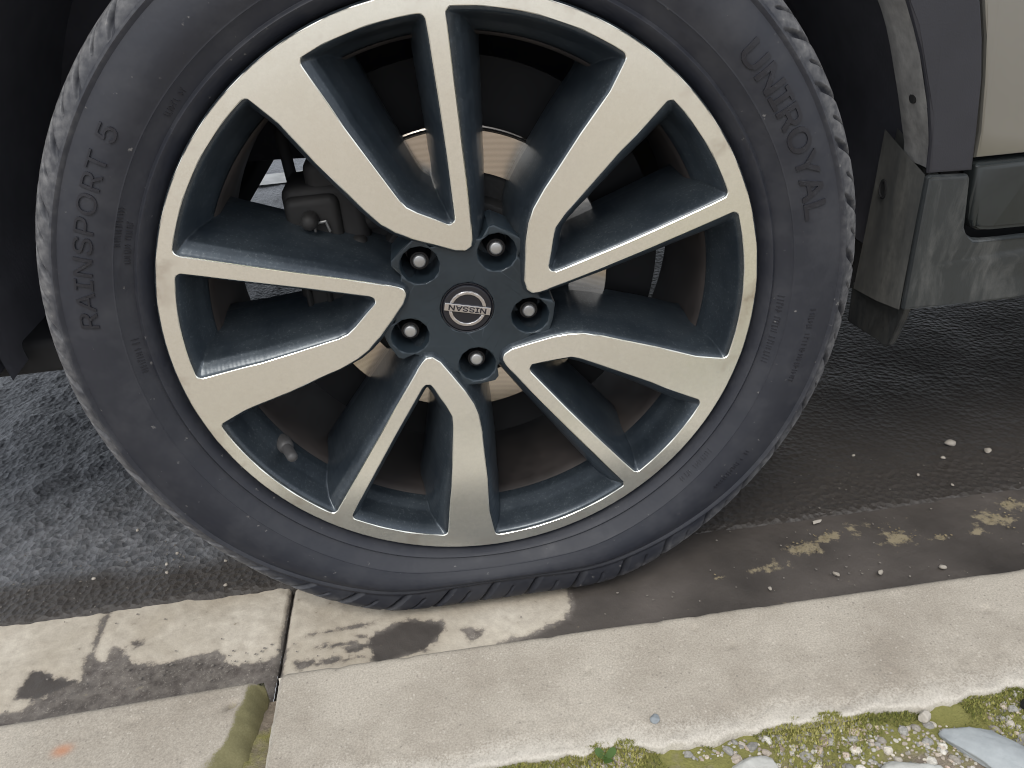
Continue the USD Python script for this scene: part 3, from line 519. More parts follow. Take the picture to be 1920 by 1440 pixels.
stone('stone', .3335, -.312, .072, .043, .019, .011, -.72, 5, STONE, 'large blue grey stone lying flat in the moss of the verge', 'stone')
stone('stone', .262, -.3165, .072, .027, .015, .011, .1, 8, STONE2, 'pale lumpy stone in the verge left of the large blue grey stone', 'stone')
stone('stone', .160, -.294, .071, .020, .011, .010, .1, 14, STONE2, 'small pale stone at the bottom edge, set in pinkish gravel', 'stone')
stone('stone', .402, -.300, .075, .009, .007, .006, .4, 16, CHIP, 'pinkish cream stone in yellow moss at the right edge of the verge', 'stone', sub=3)
stone('pebble', .3745, -.2775, .077, .0062, .0045, .0042, .5, 17, IRON, 'dark brown pebble in moss at the right end of the kerb edge', 'pebble', sub=3)
stone('pebble', .1006, -.2454, .0815, .0042, .0036, .003, .5, 18, STONE, 'small blue grey pebble on top of the pale kerb stone', 'pebble', sub=3)
stone('pebble', .2963, -.2745, .0775, .0052, .0046, .0048, .3, 19, CHIP, 'squarish cream pebble sunk in the moss beside the kerb', 'pebble', sub=3)
weed = xf('weed', loc=tuple(np.array([.0575, -.2685, .075]) * PLAN + SHIFT), label='tiny green weed with three rounded leaves behind the kerb', cat='weed')
for k, (a, l) in enumerate(((2.4, .006), (.4, .0065), (-1.3, .0055))):
    t = np.linspace(0, 2 * math.pi, 15)[:-1]; q = np.stack([l * (.9 + np.cos(t)) * .75, .0030 * np.sin(t) * (1.1 + .3 * np.cos(t)), .004 + .0025 * np.cos(t) - 40 * (.003 * np.sin(t)) ** 2], 1)
    q = np.vstack([q, [[l * .7, 0, .0035]]]); f = [(i, (i + 1) % 14, 14) for i in range(14)]
    R = trimesh.transformations.rotation_matrix(a, (0, 0, 1))[:3, :3]
    obj('leaf', trimesh.Trimesh(q @ R.T, f, process=False), LEAF, weed, smooth=True)
obj('stem', tube([(0, 0, -.006), (0, 0, .004)], .0006, 6), LEAF, weed)
chips = [(.579, .138, .0062), (.613, .115, .0048), (.556, .114, .0030), (.510, .089, .0022), (.537, .063, .0020), (.457, .142, .0022)]
for k, (x, y, r) in enumerate(chips[:2]):
    stone('stone_chip', x, y, .005 + r * .4, r * 1.1, r * .85, r * .7, k, 30 + k, CHIP, ('angular white stone chip on dark wet road under the sill, larger of a pair', 'white stone chip on the dark road, farther right of the larger chip')[k], 'stone chip', sub=2)
for k, (x, y, r) in enumerate(chips[2:]):
    stone('stone_chip', x, y, .004 + r * .4, r * 1.1, r * .85, r * .7, k, 40 + k, CHIP, ('pale stone chip on the dark road just left of and below the largest white chip', 'tiny pale chip on the dark road, alone between the tyre and the white chips', 'tiny pale chip on the dark road, nearest of the loose chips to the gutter', 'tiny pale chip on the dark road, nearest the tyre and under the deflector')[k], 'stone chip', sub=1)
for k, (x, y, r) in enumerate([(.361, .034, .0050), (.345, -.048, .0034), (.389, -.054, .0034), (.453, -.059, .0034), (.272, -.055, .0022)]):
    if k == 0: stone('stone_chip', x, y, .003, .0075, .003, .0015, .3, 52, CHIP, 'flat pale flake on the dark gutter right of the tyre', 'stone chip', sub=2)
    else: stone('stone_chip', x, y, .003, r * 1.2, r * .8, r * .7, k * 2., 53 + k, CHIP, ('', 'white chip on the dark gutter by the kerb, second from the tyre', 'white chip on the dark gutter by the kerb, third from the tyre', 'white chip on the dark gutter by the kerb, farthest from the tyre', 'small white chip on the dark gutter by the kerb, nearest the tyre')[k], 'stone chip', sub=2)
for k, (x, y) in enumerate([(-.364, .127), (-.372, .110), (-.367, .093), (-.304, .102), (-.296, .060), (-.424, .18), (-.45, .10)]):
    stone('stone_chip', x, y, float(road_z(np.array([x]), np.array([y]))[0]) + .001, .0026, .0021, .0018, k, 70 + k, CHIP, 'tiny white chip on the rough asphalt left of the tyre', 'stone chip', 'chips on the rough asphalt', sub=1)
def crumbs(name, spots, mname, label, cat):
    V, F, n = [], [], 0
    g = np.random.default_rng(5)
    for (x, y, w, h, c) in spots:
        for _ in range(c):
            a, q = g.normal(0, 1, 2); r = g.uniform(.0006, .0015); m = lib[g.integers(14)]
            px_, py_ = x + a * w, y + q * h
            V.append(m.vertices * (r, r, r * .4) + (px_, py_, .0025 + (.002 if py_ > .05 else 0))); F.append(m.faces + n); n += len(m.vertices)
    obj(name, (np.vstack(V), np.vstack(F)), mname, smooth=False, label=label, cat=cat, kind='stuff')
crumbs('ochre_crust', [(.334, .0, .010, .006, 22), (.362, .010, .010, .005, 18), (.435, -.004, .008, .008, 22), (.478, -.014, .004, .003, 8), (.552, .004, .012, .008, 24), (.583, .022, .008, .006, 18), (.226, -.027, .003, .002, 4)], CRUST, 'patches of ochre dried crust on the dark gutter behind the wheel', 'crust')
crumbs('road_grit', [(.42, .05, .16, .07, 90), (-.40, .10, .09, .03, 110), (.30, -.05, .14, .015, 30), (-.34, -.055, .07, .012, 90)], GRIT, 'fine pale grit scattered over the road and gutter', 'grit')

# ---------------------------------------------------------------- the car
car = xf('parked_car', label='parked beige car with black plastic arch trim, its front wheel standing by the kerb', cat='car')
wheel = xf('wheel', car, loc=(0, 0, H))
# tyre ------------------------------------------------------------
half = [(.2566, .028), (.2572, .021), (.2590, .0140), (.2615, .0085), (.2640, .0042), (.2665, .0006), (.2682, -.0014), (.2694, -.0022), (.2704, -.0016), (.2712, .0), (.2722, .0006), (.2745, -.0010), (.2790, -.0042), (.2840, -.0076), (.2852, -.0092), (.2866, -.0092), (.2910, -.0114), (.2980, -.0134), (.3050, -.0140), (.3120, -.0132), (.3180, -.0116),
        (.3225, -.0096), (.3238, -.0106), (.3252, -.0112), (.3264, -.0098), (.3274, -.0074), (.3300, -.0046), (.3325, -.0014), (.3346, .0018), (.3364, .0054), (.3379, .0092), (.3390, .0130), (.3398, .0175), (.3405, .0225), (.3411, .0280), (.3416, .0340), (.3419, .0395), (.3420, .041), (.3345, .0425), (.3345, .0500), (.3423, .0515), (.3426, .0620), (.3428, .076), (.3352, .078), (.3352, .088), (.3430, .0895)]
YM = .096
half = [(round(r + .27 * max(0., r - .31), 5), round(y - .006 * min(1., max(0., (r - .325) / .012)), 5)) for r, y in half]
RIDGE = half[24]
hd = [half[0]]
for p0_, p1_ in zip(half[:-1], half[1:]):
    n_ = max(1, int(math.hypot(p1_[0] - p0_[0], p1_[1] - p0_[1]) / (.0013 if p0_[0] > RIDGE[0] - 1e-6 and p0_[1] < .032 else .02)) + (0 if p0_[0] < RIDGE[0] - 1e-6 else 1))
    hd += [(p0_[0] + (p1_[0] - p0_[0]) * q / n_, p0_[1] + (p1_[1] - p0_[1]) * q / n_) for q in range(1, n_ + 1)]
half_raw, half = half, hd
prof = np.array(half + [(r, 2 * YM - y) for r, y in half[::-1]])
NS = 1512
seglen = np.r_[0, np.cumsum(np.hypot(*np.diff(prof, axis=0).T))]
ty = revolve(prof, NS); K = len(prof)
ang = (np.arange(NS) * 2 * math.pi / NS)[:, None]; S = seglen[None, :]
tn = np.gradient(prof, axis=0); tn /= np.linalg.norm(tn, axis=1, keepdims=True) + 1e-9
nrm = np.stack([tn[:, 1], -tn[:, 0]], 1)               # points out of the rubber
nrm = np.where((nrm[:, :1] * (prof[:, :1] - .29) + nrm[:, 1:] * (prof[:, 1:] - YM)) < 0, -nrm, nrm)
s0 = seglen[[tuple(np.round(q, 6)) for q in prof].index(tuple(np.round(RIDGE, 6)))]
mid = seglen[-1] / 2
U = np.minimum(S, seglen[-1] - S)                      # distance along the section from its nearest bead
g1 = (ang * 42 / (2 * math.pi) + np.where(S < mid, (U - s0) * 22., .5 + (U - s0) * 22.) * 1.0) % 1.0
g2 = (g1 + .5) % 1.0
on = np.clip((U - s0 - .001) / .002, 0, 1)
d1 = np.clip((.095 - np.abs(g1 - .5)) / .045, 0, 1) * on * np.clip((.085 - (U - s0)) / .01, 0, 1)
d2 = np.clip((.040 - np.abs(g2 - .5)) / .016, 0, 1) * np.clip((U - s0 - .007) / .003, 0, 1)
depth = .0055 * d1 * np.clip((U - s0) / .012, .4, 1) + .0036 * d2
tread_noise = .0006 * (meshkit.fbm(np.stack(np.broadcast_arrays(np.cos(ang) * 9, np.sin(ang) * 9, S * 60), -1), 3, 91) - .5) * (U > s0)
R0 = prof[None, :, 0] + nrm[None, :, 0] * (-depth + tread_noise); Y0 = prof[None, :, 1] + nrm[None, :, 1] * (-depth + tread_noise)
def squash(R_, Y_, A_):
    """the loaded, soft tyre: flattened on the ground and bulging outwards just above it"""
    down = -np.sin(A_); c = np.maximum(down, .2)
    t = np.clip((R_ - .2575) / (.3520 - .2575), 0, 1.03)
    ex = np.where(down > .5, .3522 - H / c, 0.)
    ex = np.where(down > .5, .5 * (ex + np.sqrt(ex ** 2 + .012 ** 2)) * np.clip((52 - np.degrees(np.arccos(np.clip(down, -1, 1)))) / 25, 0, 1), 0)
    th = np.degrees(np.arccos(np.clip(down, -1, 1))); w = np.clip((58 - th) / 40, 0, 1); w = w * w * (3 - 2 * w)
    R2 = R_ - ex * t * (1 + 3.2 * np.clip(t, 0, 1) * (1 - np.clip(t, 0, 1))) - .015 * w * np.exp(-((t - .77) / .19) ** 2)
    b = np.interp(t, [0, .3, .6, .77, .85, .93, .97, 1.0], [0, .12, .25, .20, .48, .78, .80, .7]) * w
    side = np.where(Y_ < YM, -1, 1)
    edge = np.clip((np.abs(Y_ - YM) - .02) / .05, 0, 1)
    return R2, Y_ + side * edge * b * .022
A0 = np.broadcast_to(ang, R0.shape)
R1, Y1 = squash(R0, Y0, A0)
ty.vertices = np.stack([R1 * np.cos(ang), Y1, np.maximum(R1 * np.sin(ang), -H + .0005)], -1).reshape(-1, 3)
obj('tyre', ty, RUB, wheel, smooth=34, attrs={'groove': np.clip(depth / .004, 0, 1).ravel()})
sw_r, sw_y = np.array([q[0] for q in half_raw[9:34]]), np.array([q[1] for q in half_raw[9:34]])
def on_sidewall(mesh, rc, a0, dep=.0013, flip=1):
    """bends lettering (x along, y up, z out) round the sidewall: baseline radius rc, start angle a0 in degrees, running clockwise"""
    m = mesh.copy(); v_, f_ = trimesh.remesh.subdivide_to_size(m.vertices, m.faces, .005)
    R_ = rc + v_[:, 1]; A_ = math.radians(a0) - v_[:, 0] / (rc + .007)
    zt = v_[:, 2] / max(m.vertices[:, 2].max(), 1e-9)
    Y_ = np.interp(R_, sw_r, sw_y) + .0006 - zt * (dep + .0006)
    R_, Y_ = squash(R_, Y_, A_)
    return trimesh.Trimesh(np.stack([R_ * np.cos(A_), Y_, R_ * np.sin(A_)], 1), f_, process=False)
def fit(text, height, length, bold=False):
    m = meshkit.text_mesh(text, height, .002, bold); m.apply_translation((-m.bounds[0][0], 0, 0)); m.apply_scale((length / m.bounds[1][0], 1, 1)); return m
obj('tyre_lettering', on_sidewall(fit('UNIROYAL', .0175, .158, True), .2950, 41.), LETTER, wheel, smooth=False)
obj('tyre_lettering', on_sidewall(fit('RAINSPORT 5', .0140, .168), .2990, 173.5), LETTER, wheel, smooth=False)
def ticks(seed, n_, h, w):
    g = np.random.default_rng(seed); ms, x = [], 0
    for _ in range(n_):
        ww = g.uniform(.35, 1.) * w
        if g.random() > .16:
            b = trimesh.creation.box((ww * .28, h * g.uniform(.75, 1), .002)); b.apply_translation((x, h / 2, .001)); ms.append(b)
            if g.random() > .4:
                b = trimesh.creation.box((ww * .7, h * .2, .002)); b.apply_translation((x + ww * .3, h * g.choice([.1, .5, .9]), .001)); ms.append(b)
        x += ww + w * .3
    return trimesh.util.concatenate(ms)
for sd_, n_, h_, w_, rc, a0 in [(1, 16, .0042, .0024, .2745, 163), (2, 14, .0042, .0024, .2810, 160), (3, 9, .0048, .003, .2752, 137), (4, 22, .005, .003, .2760, -3), (5, 24, .0055, .0034, .3030, -5), (6, 18, .005, .003, .3040, -34), (7, 16, .0045, .003, .2765, -38), (8, 12, .005, .003, .2755, 183)]:
    obj('sidewall_marking', on_sidewall(ticks(sd_, n_, h_, w_), rc, a0, .0006), LETTER, wheel, smooth=False)

# rim and spokes ------------------------------------------------------------
dish = lambda r: .0175 * np.clip(1 - np.asarray(r) / .245, 0, 1) ** 1.6
ddish = lambda r: -.0175 * 1.6 / .245 * np.clip(1 - np.asarray(r) / .245, 0, 1) ** .6
vo = [(90, 375), (198, 508), (300, 682), (392, 824), (445, 908), (500, 982), (550, 1027), (615, 1068), (700, 1110), (780, 1148), (822, 1153), (845, 1135), (850, 1105), (852, 1070), (851, 820), (847, 560), (842, 320), (838, 120)]
vi = [(300, 255), (315, 290), (388, 455), (430, 557), (515, 737), (578, 870), (608, 918), (650, 950), (700, 980), (755, 1016), (772, 1025), (786, 1018), (791, 990), (790, 900), (787, 700), (780, 480), (771, 250), (765, 140)]
cv = lambda L: [((x - 800) / 4800, (1450 - y) / 5400) for x, y in L]
disc = lambda r, n=96: Point(0, 0).buffer(r, n)
def rad(poly, lo): return poly.difference(disc(lo))
pO, pI = cv(vo), cv(vi)
out2 = lambda p, s: (p[0] * s, p[1] * s)
V_out = Polygon(pO + [out2(pO[-1], 1.12), out2(((pO[0][0] + pO[-1][0]) / 2, (pO[0][1] + pO[-1][1]) / 2), 1.3), out2(pO[0], 1.12)])
V_in = Polygon(pI + [out2(pI[-1], 1.12), out2(((pI[0][0] + pI[-1][0]) / 2, (pI[0][1] + pI[-1][1]) / 2), 1.3), out2(pI[0], 1.12)])
V_in = V_in.buffer(-.0035).buffer(.0035)
Vs = V_out.buffer(0).difference(V_in.intersection(disc(.2412)))
rot = lambda g, k: affinity.rotate(g, -72 * k, origin=(0, 0))
face_all = unary_union([rot(Vs, k) for k in range(5)]).intersection(disc(.25)).union(disc(.2562).difference(disc(.2445)))
inner_ring = unary_union([rot(V_in.buffer(.012).intersection(disc(.2562).difference(disc(.2412))), k) for k in range(5)])
face_all = face_all.union(inner_ring).buffer(0)
face_all = face_all.buffer(.0052, 8).buffer(-.0052, 8).intersection(disc(.2562)).buffer(-.003, 8).buffer(.003, 8)
face_all = face_all.simplify(.00012).segmentize(.006)
face_in = face_all.buffer(-.0007)
fb_ = face_all.boundary
def face_mesh(cut):
    top = sheet(face_in.intersection(cut).segmentize(.006), 0.)
    tv_, tf_ = trimesh.remesh.subdivide_to_size(top.vertices, top.faces, .010, max_iter=12); tv_[:, 1] = dish(np.hypot(tv_[:, 0], tv_[:, 2])); top = trimesh.Trimesh(tv_, tf_, process=False)
    r = np.hypot(top.vertices[:, 0], top.vertices[:, 2]); q = ddish(r)
    nt = np.stack([q * top.vertices[:, 0] / np.maximum(r, 1e-6), -np.ones(len(r)), q * top.vertices[:, 2] / np.maximum(r, 1e-6)], 1); nt /= np.linalg.norm(nt, axis=1, keepdims=True)
    bev = sheet(face_all.difference(face_in).intersection(cut), lambda x, z: dish(np.hypot(x, z)) + .0006 * np.clip(1 - shapely.distance(shapely.points(x, z), fb_) / .0007, 0, 1))
    _, _, nb = meshkit.arrays(bev, True)
    wl, k = [], 0
    for ln in getattr(fb_.intersection(cut), 'geoms', [fb_.intersection(cut)]):
        if ln.geom_type != 'LineString': continue
        c = np.asarray(ln.coords); n_ = len(c); d_ = dish(np.hypot(c[:, 0], c[:, 1])); i = np.arange(n_ - 1)
        wl.append(trimesh.Trimesh(np.vstack([np.stack([c[:, 0], d_ + .0006, c[:, 1]], 1), np.stack([c[:, 0], d_ + .0016, c[:, 1]], 1)]), np.vstack([np.stack([i, i + n_, i + 1], 1), np.stack([i + 1, i + n_, i + n_ + 1], 1)]), process=False))
    w = trimesh.util.concatenate(wl); _, _, nw = meshkit.arrays(w, True)
    m = trimesh.util.concatenate([trimesh.Trimesh(q_.vertices, q_.faces, process=False) for q_ in (top, bev, w)])
    return m, np.vstack([nt, nb, nw])
spoke_cut = [rot(V_out.buffer(.0035), k).intersection(disc(.2440)) for k in range(5)]
for k in range(5):
    m, nn = face_mesh(spoke_cut[k])
    obj('spoke', m, MACH, wheel, smooth=False, normals=nn)
m, nn = face_mesh(disc(.30).difference(unary_union(spoke_cut)))
obj('rim_lip', m, MACH, wheel, smooth=False, normals=nn)
# the dark body behind the machined faces: widens and sweeps clockwise as it goes deeper
from scipy import ndimage
RES = .0010; ax_ = np.arange(-.250, .2501, RES); NX = len(ax_)
GX, GZ = np.meshgrid(ax_, ax_, indexing='ij')
allV = unary_union([rot(Vs, k) for k in range(5)]).intersection(disc(.262)).buffer(.0045, 6).buffer(-.0045, 6)
shapely.prepare(allV)
FN = 2; fa_ = np.arange(-.250, .2501, RES / FN); fX, fZ = np.meshgrid(fa_, fa_, indexing='ij')
ins = shapely.contains_xy(allV, fX.ravel(), fZ.ravel()).reshape(fX.shape)
dist0 = (ndimage.distance_transform_edt(~ins) - .5) * RES / FN
D0, T0 = .0150, math.radians(4.8)
sV = np.full(GX.shape, 9.)
for q in np.linspace(0, 1, 15):
    a_ = q * T0; rx, rz_ = GX * math.cos(a_) - GZ * math.sin(a_), GX * math.sin(a_) + GZ * math.cos(a_)      # sweeps clockwise with depth
    dd = ndimage.map_coordinates(dist0, [(rx + .25) / (RES / FN), (rz_ + .25) / (RES / FN)], order=1, mode='nearest')
    sV = np.minimum(sV, np.sqrt((np.maximum(dd, 0) / D0) ** 2 + q ** 2) * .5 + np.maximum(np.maximum(dd, 0) / D0, q) * .5)
sV = ndimage.gaussian_filter(sV, .9)
GR = np.hypot(GX, GZ)
yV = np.interp(sV, [0, .08, .2, .36, .58, .8, 1., 1.3], [.0011, .0024, .0056, .0110, .0235, .0440, .0760, .135])
yR = np.interp(GR, [.18, .2220, .2234, .2262, .2335, .2405, .2425, .26], [.90, .110, .046, .036, .0215, .0040, .0014, .0011])
kk = .0035; hh = np.clip(.5 + .5 * (yV - yR) / kk, 0, 1); yB = yV * (1 - hh) + yR * hh - kk * hh * (1 - hh)
yB = yB + dish(GR)
CUT = .074
Vg = np.stack([GX, yB, GZ], -1).reshape(-1, 3); i, j = np.meshgrid(np.arange(NX - 1), np.arange(NX - 1), indexing='ij'); q = i * NX + j
F = np.vstack([np.stack([q, q + NX, q + 1], -1).reshape(-1, 3), np.stack([q + 1, q + NX, q + NX + 1], -1).reshape(-1, 3)])
rv = np.hypot(Vg[:, 0], Vg[:, 2]); deep = ndimage.distance_transform_edt(ins[::FN, ::FN]).reshape(-1) * RES
keepf = ((rv[F] < .2475).all(1)) & ~((deep[F] > .004).all(1)) & ((Vg[F, 1] < CUT).any(1))
F = F[keepf]; val = Vg[:, 1] - CUT
nin = (val[F] < 0).sum(1); full = F[nin == 3]; newV, newF, base_n, edges = [], [], len(Vg), []
def cutp(a, b):
    t = val[a] / (val[a] - val[b]); return Vg[a] + (Vg[b] - Vg[a]) * t[:, None]
for cnt in (1, 2):
    T = F[nin == cnt]; insd = val[T] < 0
    lead = np.argmax(insd if cnt == 1 else ~insd, axis=1); T = np.stack([T[np.arange(len(T)), (lead + o) % 3] for o in range(3)], 1)
    p1, p2 = cutp(T[:, 0], T[:, 1]), cutp(T[:, 0], T[:, 2]); n_ = len(T); i1 = base_n + np.arange(n_); i2 = i1 + n_
    newV += [p1, p2]; base_n += 2 * n_
    newF += [np.stack([T[:, 0], i1, i2], 1)] if cnt == 1 else [np.stack([i1, T[:, 1], T[:, 2]], 1), np.stack([i1, T[:, 2], i2], 1)]
    edges.append(np.stack([i1, i2], 1))
Vall = np.vstack([Vg] + newV); Fall = np.vstack([full] + newF)
m = trimesh.Trimesh(Vall, Fall, process=False); m.merge_vertices(digits_vertex=6); m.remove_unreferenced_vertices()
eV = np.vstack(newV); e0 = np.vstack(edges) - len(Vg); bw = trimesh.Trimesh(np.vstack([eV, eV + (0, .016, 0)]), np.vstack([np.stack([e0[:, 0], e0[:, 1], e0[:, 0] + len(eV)], 1), np.stack([e0[:, 1], e0[:, 1] + len(eV), e0[:, 0] + len(eV)], 1)]), process=False)
rim_prof = [(.2562, .0004), (.2570, .0012), (.2574, .004), (.2572, .012), (.2560, .030)]
m = trimesh.util.concatenate([m, bw, revolve(rim_prof, 180)])
obj('rim', m, PAINT, wheel, smooth=50)
obj('rim_barrel', revolve([(.2240, .0425), (.2222, .0460), (.2206, .0520), (.2198, .10), (.2215, .165), (.2255, .178), (.2300, .182), (.2300, .186), (.246, .188), (.2575, .181), (.252, .170), (.2330, .165), (.2250, .10), (.2360, .04), (.2560, .022)], 180), BARREL, wheel, smooth=40)
# hub ------------------------------------------------------------
lugA = [57.5 + 72 * k for k in range(5)]
hp = disc(.0640)
for a in lugA:
    t = Polygon([(0, -.019), (.074, -.0175), (.0775, -.014), (.0785, .0), (.0775, .014), (.074, .0175), (0, .019)])
    hp = hp.union(affinity.rotate(t, a, origin=(0, 0)))
hp = hp.buffer(.004).buffer(-.004)
pock = unary_union([Point(.0572 * math.cos(math.radians(a)), .0572 * math.sin(math.radians(a))).buffer(.0168, 20) for a in lugA])
hubtop = hp.difference(pock).difference(disc(.0236, 40))
hm = [sheet(hubtop.buffer(-.0016), .0172), ring_between(hubtop.buffer(-.0016), .0172, hubtop.buffer(-.0005), .0178), ring_between(hubtop.buffer(-.0005), .0178, hubtop, .0192), wall(hubtop, .0192, .060), sheet(hp.buffer(-.001), .060)]
hm = trimesh.util.concatenate(hm); hm.merge_vertices(digits_vertex=6)
hm = trimesh.util.concatenate([hm, revolve([(.075, .046), (.07, .075), (.04, .08)], 64)])
obj('hub', hm, HUBP, wheel, smooth=40)
for a in lugA:
    c = np.array([.0572 * math.cos(math.radians(a)), 0, .0572 * math.sin(math.radians(a))])
    hexa = m3.CrossSection([[(.0105 * math.cos(q * math.pi / 3), .0105 * math.sin(q * math.pi / 3)) for q in range(6)]])
    nut = m3.Manifold.extrude(hexa, .030) ^ m3.Manifold.cylinder(.030, .0125, .0080, 32)
    nm = tm(nut + m3.Manifold.cylinder(.004, .0125, .0125, 32)); nm.apply_transform(trimesh.transformations.rotation_matrix(math.pi / 2, (1, 0, 0)))   # z -> -y
    nm.apply_translation(c + (0, .0595, 0)); obj('lug_nut', nm, NUTB, wheel, smooth=30)
    st = revolve([(.0, .0262), (.0042, .0262), (.0055, .0270), (.0060, .0285), (.0060, .032)], 28); st.apply_translation(c); obj('lug_stud', st, STEEL, wheel, smooth=40)
obj('centre_cap', revolve([(.0, .0158), (.020, .0158), (.0212, .0162), (.0218, .0174), (.0222, .0190), (.0226, .0172), (.0233, .0170), (.0236, .0185), (.0236, .026)], 72), CAPB, wheel, smooth=40)
tilt = -14.0
ring = disc(.0166, 40).difference(disc(.0137, 40)).difference(affinity.rotate(shapely.box(-.03, -.0040, .03, .0040), tilt, origin=(0, 0)))
em = trimesh.util.concatenate([plate(g, .0146, .002, .0006) for g in polys(ring)] + [plate(affinity.rotate(shapely.box(-.0205, -.0036, .0205, .0036), tilt, origin=(0, 0)), .0142, .002, .0006)])
obj('emblem', em, CHROME, wheel, smooth=30)
tx = fit('NISSAN', .0046, .0335, True); tx.apply_translation((-.01675, -.0023, 0)); tx.apply_scale((1, 1, .25))
tv = tx.vertices.copy(); a = math.radians(180 + tilt)      # the wheel stands turned, so the name is upside down
X2, Z2 = tv[:, 0] * math.cos(a) - tv[:, 1] * math.sin(a), tv[:, 0] * math.sin(a) + tv[:, 1] * math.cos(a)
obj('emblem_lettering', trimesh.Trimesh(np.stack([X2, .01425 - tv[:, 2], Z2], 1), tx.faces, process=False), CAPB, wheel, smooth=False)
vs = tube([(-.188, .030, -.1259), (-.1785, .008, -.1256)], .0052, 16); vs = trimesh.util.concatenate([vs, tube([(-.1915, .038, -.1262), (-.1875, .029, -.1259)], .0078, 16)])
obj('valve_stem', vs, simple('valve_rubber', (.07, .068, .068), .55), wheel)
# brake ------------------------------------------------------------
bd = revolve([(.1035, .0855), (.1395, .0855), (.1408, .0866), (.1408, .0950), (.1390, .0960), (.1390, .1010), (.1408, .1020), (.1408, .1080), (.1035, .1080)], 128, closed=True); bd.apply_translation((0, 0, H))
brake = obj('brake_disc', bd, DISC, car, smooth=35)
hat = revolve([(.03, .072), (.076, .072), (.080, .0735), (.0825, .078), (.0830, .088), (.1036, .0885)], 96); hat.apply_translation((0, 0, H)); obj('disc_hat', hat, IRON, brake, smooth=35)
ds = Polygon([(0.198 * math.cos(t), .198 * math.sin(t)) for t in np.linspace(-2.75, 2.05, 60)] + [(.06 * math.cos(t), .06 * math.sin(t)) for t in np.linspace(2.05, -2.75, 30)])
dsm = plate(ds, .118, .003, .001); dsm.apply_translation((0, 0, H)); obj('dust_shield_blackout', dsm, BLACK, car)  # widened beyond a real shield, black, to darken the gaps behind the spokes
cal = [bx(-.150, -.078, .070, .135, -.050, .108, .010), bx(-.143, -.080, .056, .080, -.018, .060, .008), bx(-.148, -.100, .062, .10, .052, .100, .008), bx(-.147, -.108, .060, .12, -.062, -.022, .008), bx(-.128, -.060, .074, .13, .060, .128, .010)]
cal += [tube([(-.126, .060, z_), (-.126, .050, z_)], .0075, 12) for z_ in (-.042, .082)] + [tube([(-.140 + .018 * q, .0555, -.008), (-.140 + .018 * q, .0555, .048)], .0026, 8) for q in range(4)]
cal = trimesh.util.concatenate(cal); cal.apply_translation((0, 0, H)); caliper = obj('brake_caliper', cal, IRON, car, smooth=35)
cl = tube([(-.1235, .058, .066), (-.1235, .058, .078), (-.113, .058, .079), (-.111, .058, .070)], .0013, 8); cl.apply_translation((0, 0, H)); obj('pad_clip', cl, NUTC, caliper)
hose = tube([(-.138, .12, .03), (-.146, .13, .09), (-.150, .14, .14), (-.13, .17, .20)], .0055, 10); hose.apply_translation((0, 0, H)); obj('brake_hose', hose, BLACK, car)
kn = [bx(-.07, .06, .125, .20, -.10, .08, .012), tube([(0, .13, 0), (0, .7, 0)], .022, 14), tube([(0.03, .16, .06), (.02, .24, .40)], .028, 16), tube([(-.01, .16, -.10), (.05, .55, -.075)], .022, 12), tube([(.10, .16, -.02), (.13, .60, -.01)], .011, 10)]
kn = trimesh.util.concatenate(kn); kn.apply_translation((0, 0, H)); obj('suspension', kn, BLACK, car, smooth=35)

# body around the wheel ------------------------------------------------------------
AC = (0.0, .03)                                            # centre of the arch opening relative to the hub
arc = lambda r, a0, a1, n=60: [(AC[0] + r * math.cos(t), AC[1] + r * math.sin(t)) for t in np.radians(np.linspace(a0, a1, n))]
up = lambda m: (m.apply_translation((0, 0, H)), m)[1]
rear_out = [(.4400, .060), (.4394, .075), (.4362, .115), (.4320, .154), (.4255, .186), (.4180, .213)]
trim = Polygon([(.4000, .081), (.3995, .083)] + arc(.405, 11, 172) + arc(.452, 173, 26)[0:] + [(x + .0, z) for x, z in rear_out[::-1] if z > .080] + [(.4392, .0795)])
at = obj('arch_trim', up(plate(trim.buffer(0), -.0005, .0045, .003)), TRIM, car, smooth=35)
fa = arc(.405, 7.2, 172, 80); FV, FF = [], []
sec = [(0., .0035), (.0, .018), (-.0006, .032), (-.0012, .046), (.004, .053), (.016, .056)]
for (x, z) in fa:
    rr = np.array([x - AC[0], z - AC[1]]); rr /= np.linalg.norm(rr); wv = .0012 * math.sin(z * 70) + .006 * min(1., max(0., (.115 - z) / .02))
    FV += [(x + rr[0] * (o + wv), y + wv, z + rr[1] * (o + wv)) for o, y in sec]
k = len(sec)
for i in range(len(fa) - 1):
    for j in range(k - 1): q = i * k + j; FF += [(q, q + 1, q + k), (q + 1, q + k + 1, q + k)]
flange = obj('arch_flange', up(trimesh.Trimesh(FV, FF, process=False)), FLANGE, car, smooth=45)
for (x, z) in [(.3905, .1405)]:
    s = revolve([(0, -.0012), (.003, -.0012), (.0052, -.0004), (.0055, .001)], 20); s.apply_transform(trimesh.transformations.rotation_matrix(-math.pi / 2, (0, 0, 1))); s.apply_translation((x - .0012, .024, z)); obj('screw', up(s), IRON, flange)
# liner: dark shell of the wheel well
lin = []
for (r, y) in [(.424, .055), (.428, .10), (.428, .33)]:
    lin.append([(AC[0] + r * math.cos(t), y, AC[1] + r * math.sin(t)) for t in np.radians(np.linspace(-8, 189, 60))])
LV = np.array(lin).reshape(-1, 3); LF = []
for i in range(2):
    for j in range(59): q = i * 60 + j; LF += [(q, q + 1, q + 60), (q + 1, q + 61, q + 60)]
obj('wheel_arch_liner', up(trimesh.Trimesh(LV, LF, process=False)), LINER, car, smooth=40)
inner = Polygon(arc(.43, 2, 178) + [(-.43, .085), (.43, .045)]).buffer(0)
obj('inner_wing', up(plate(inner, .33, .01, .002)), LINER, car)
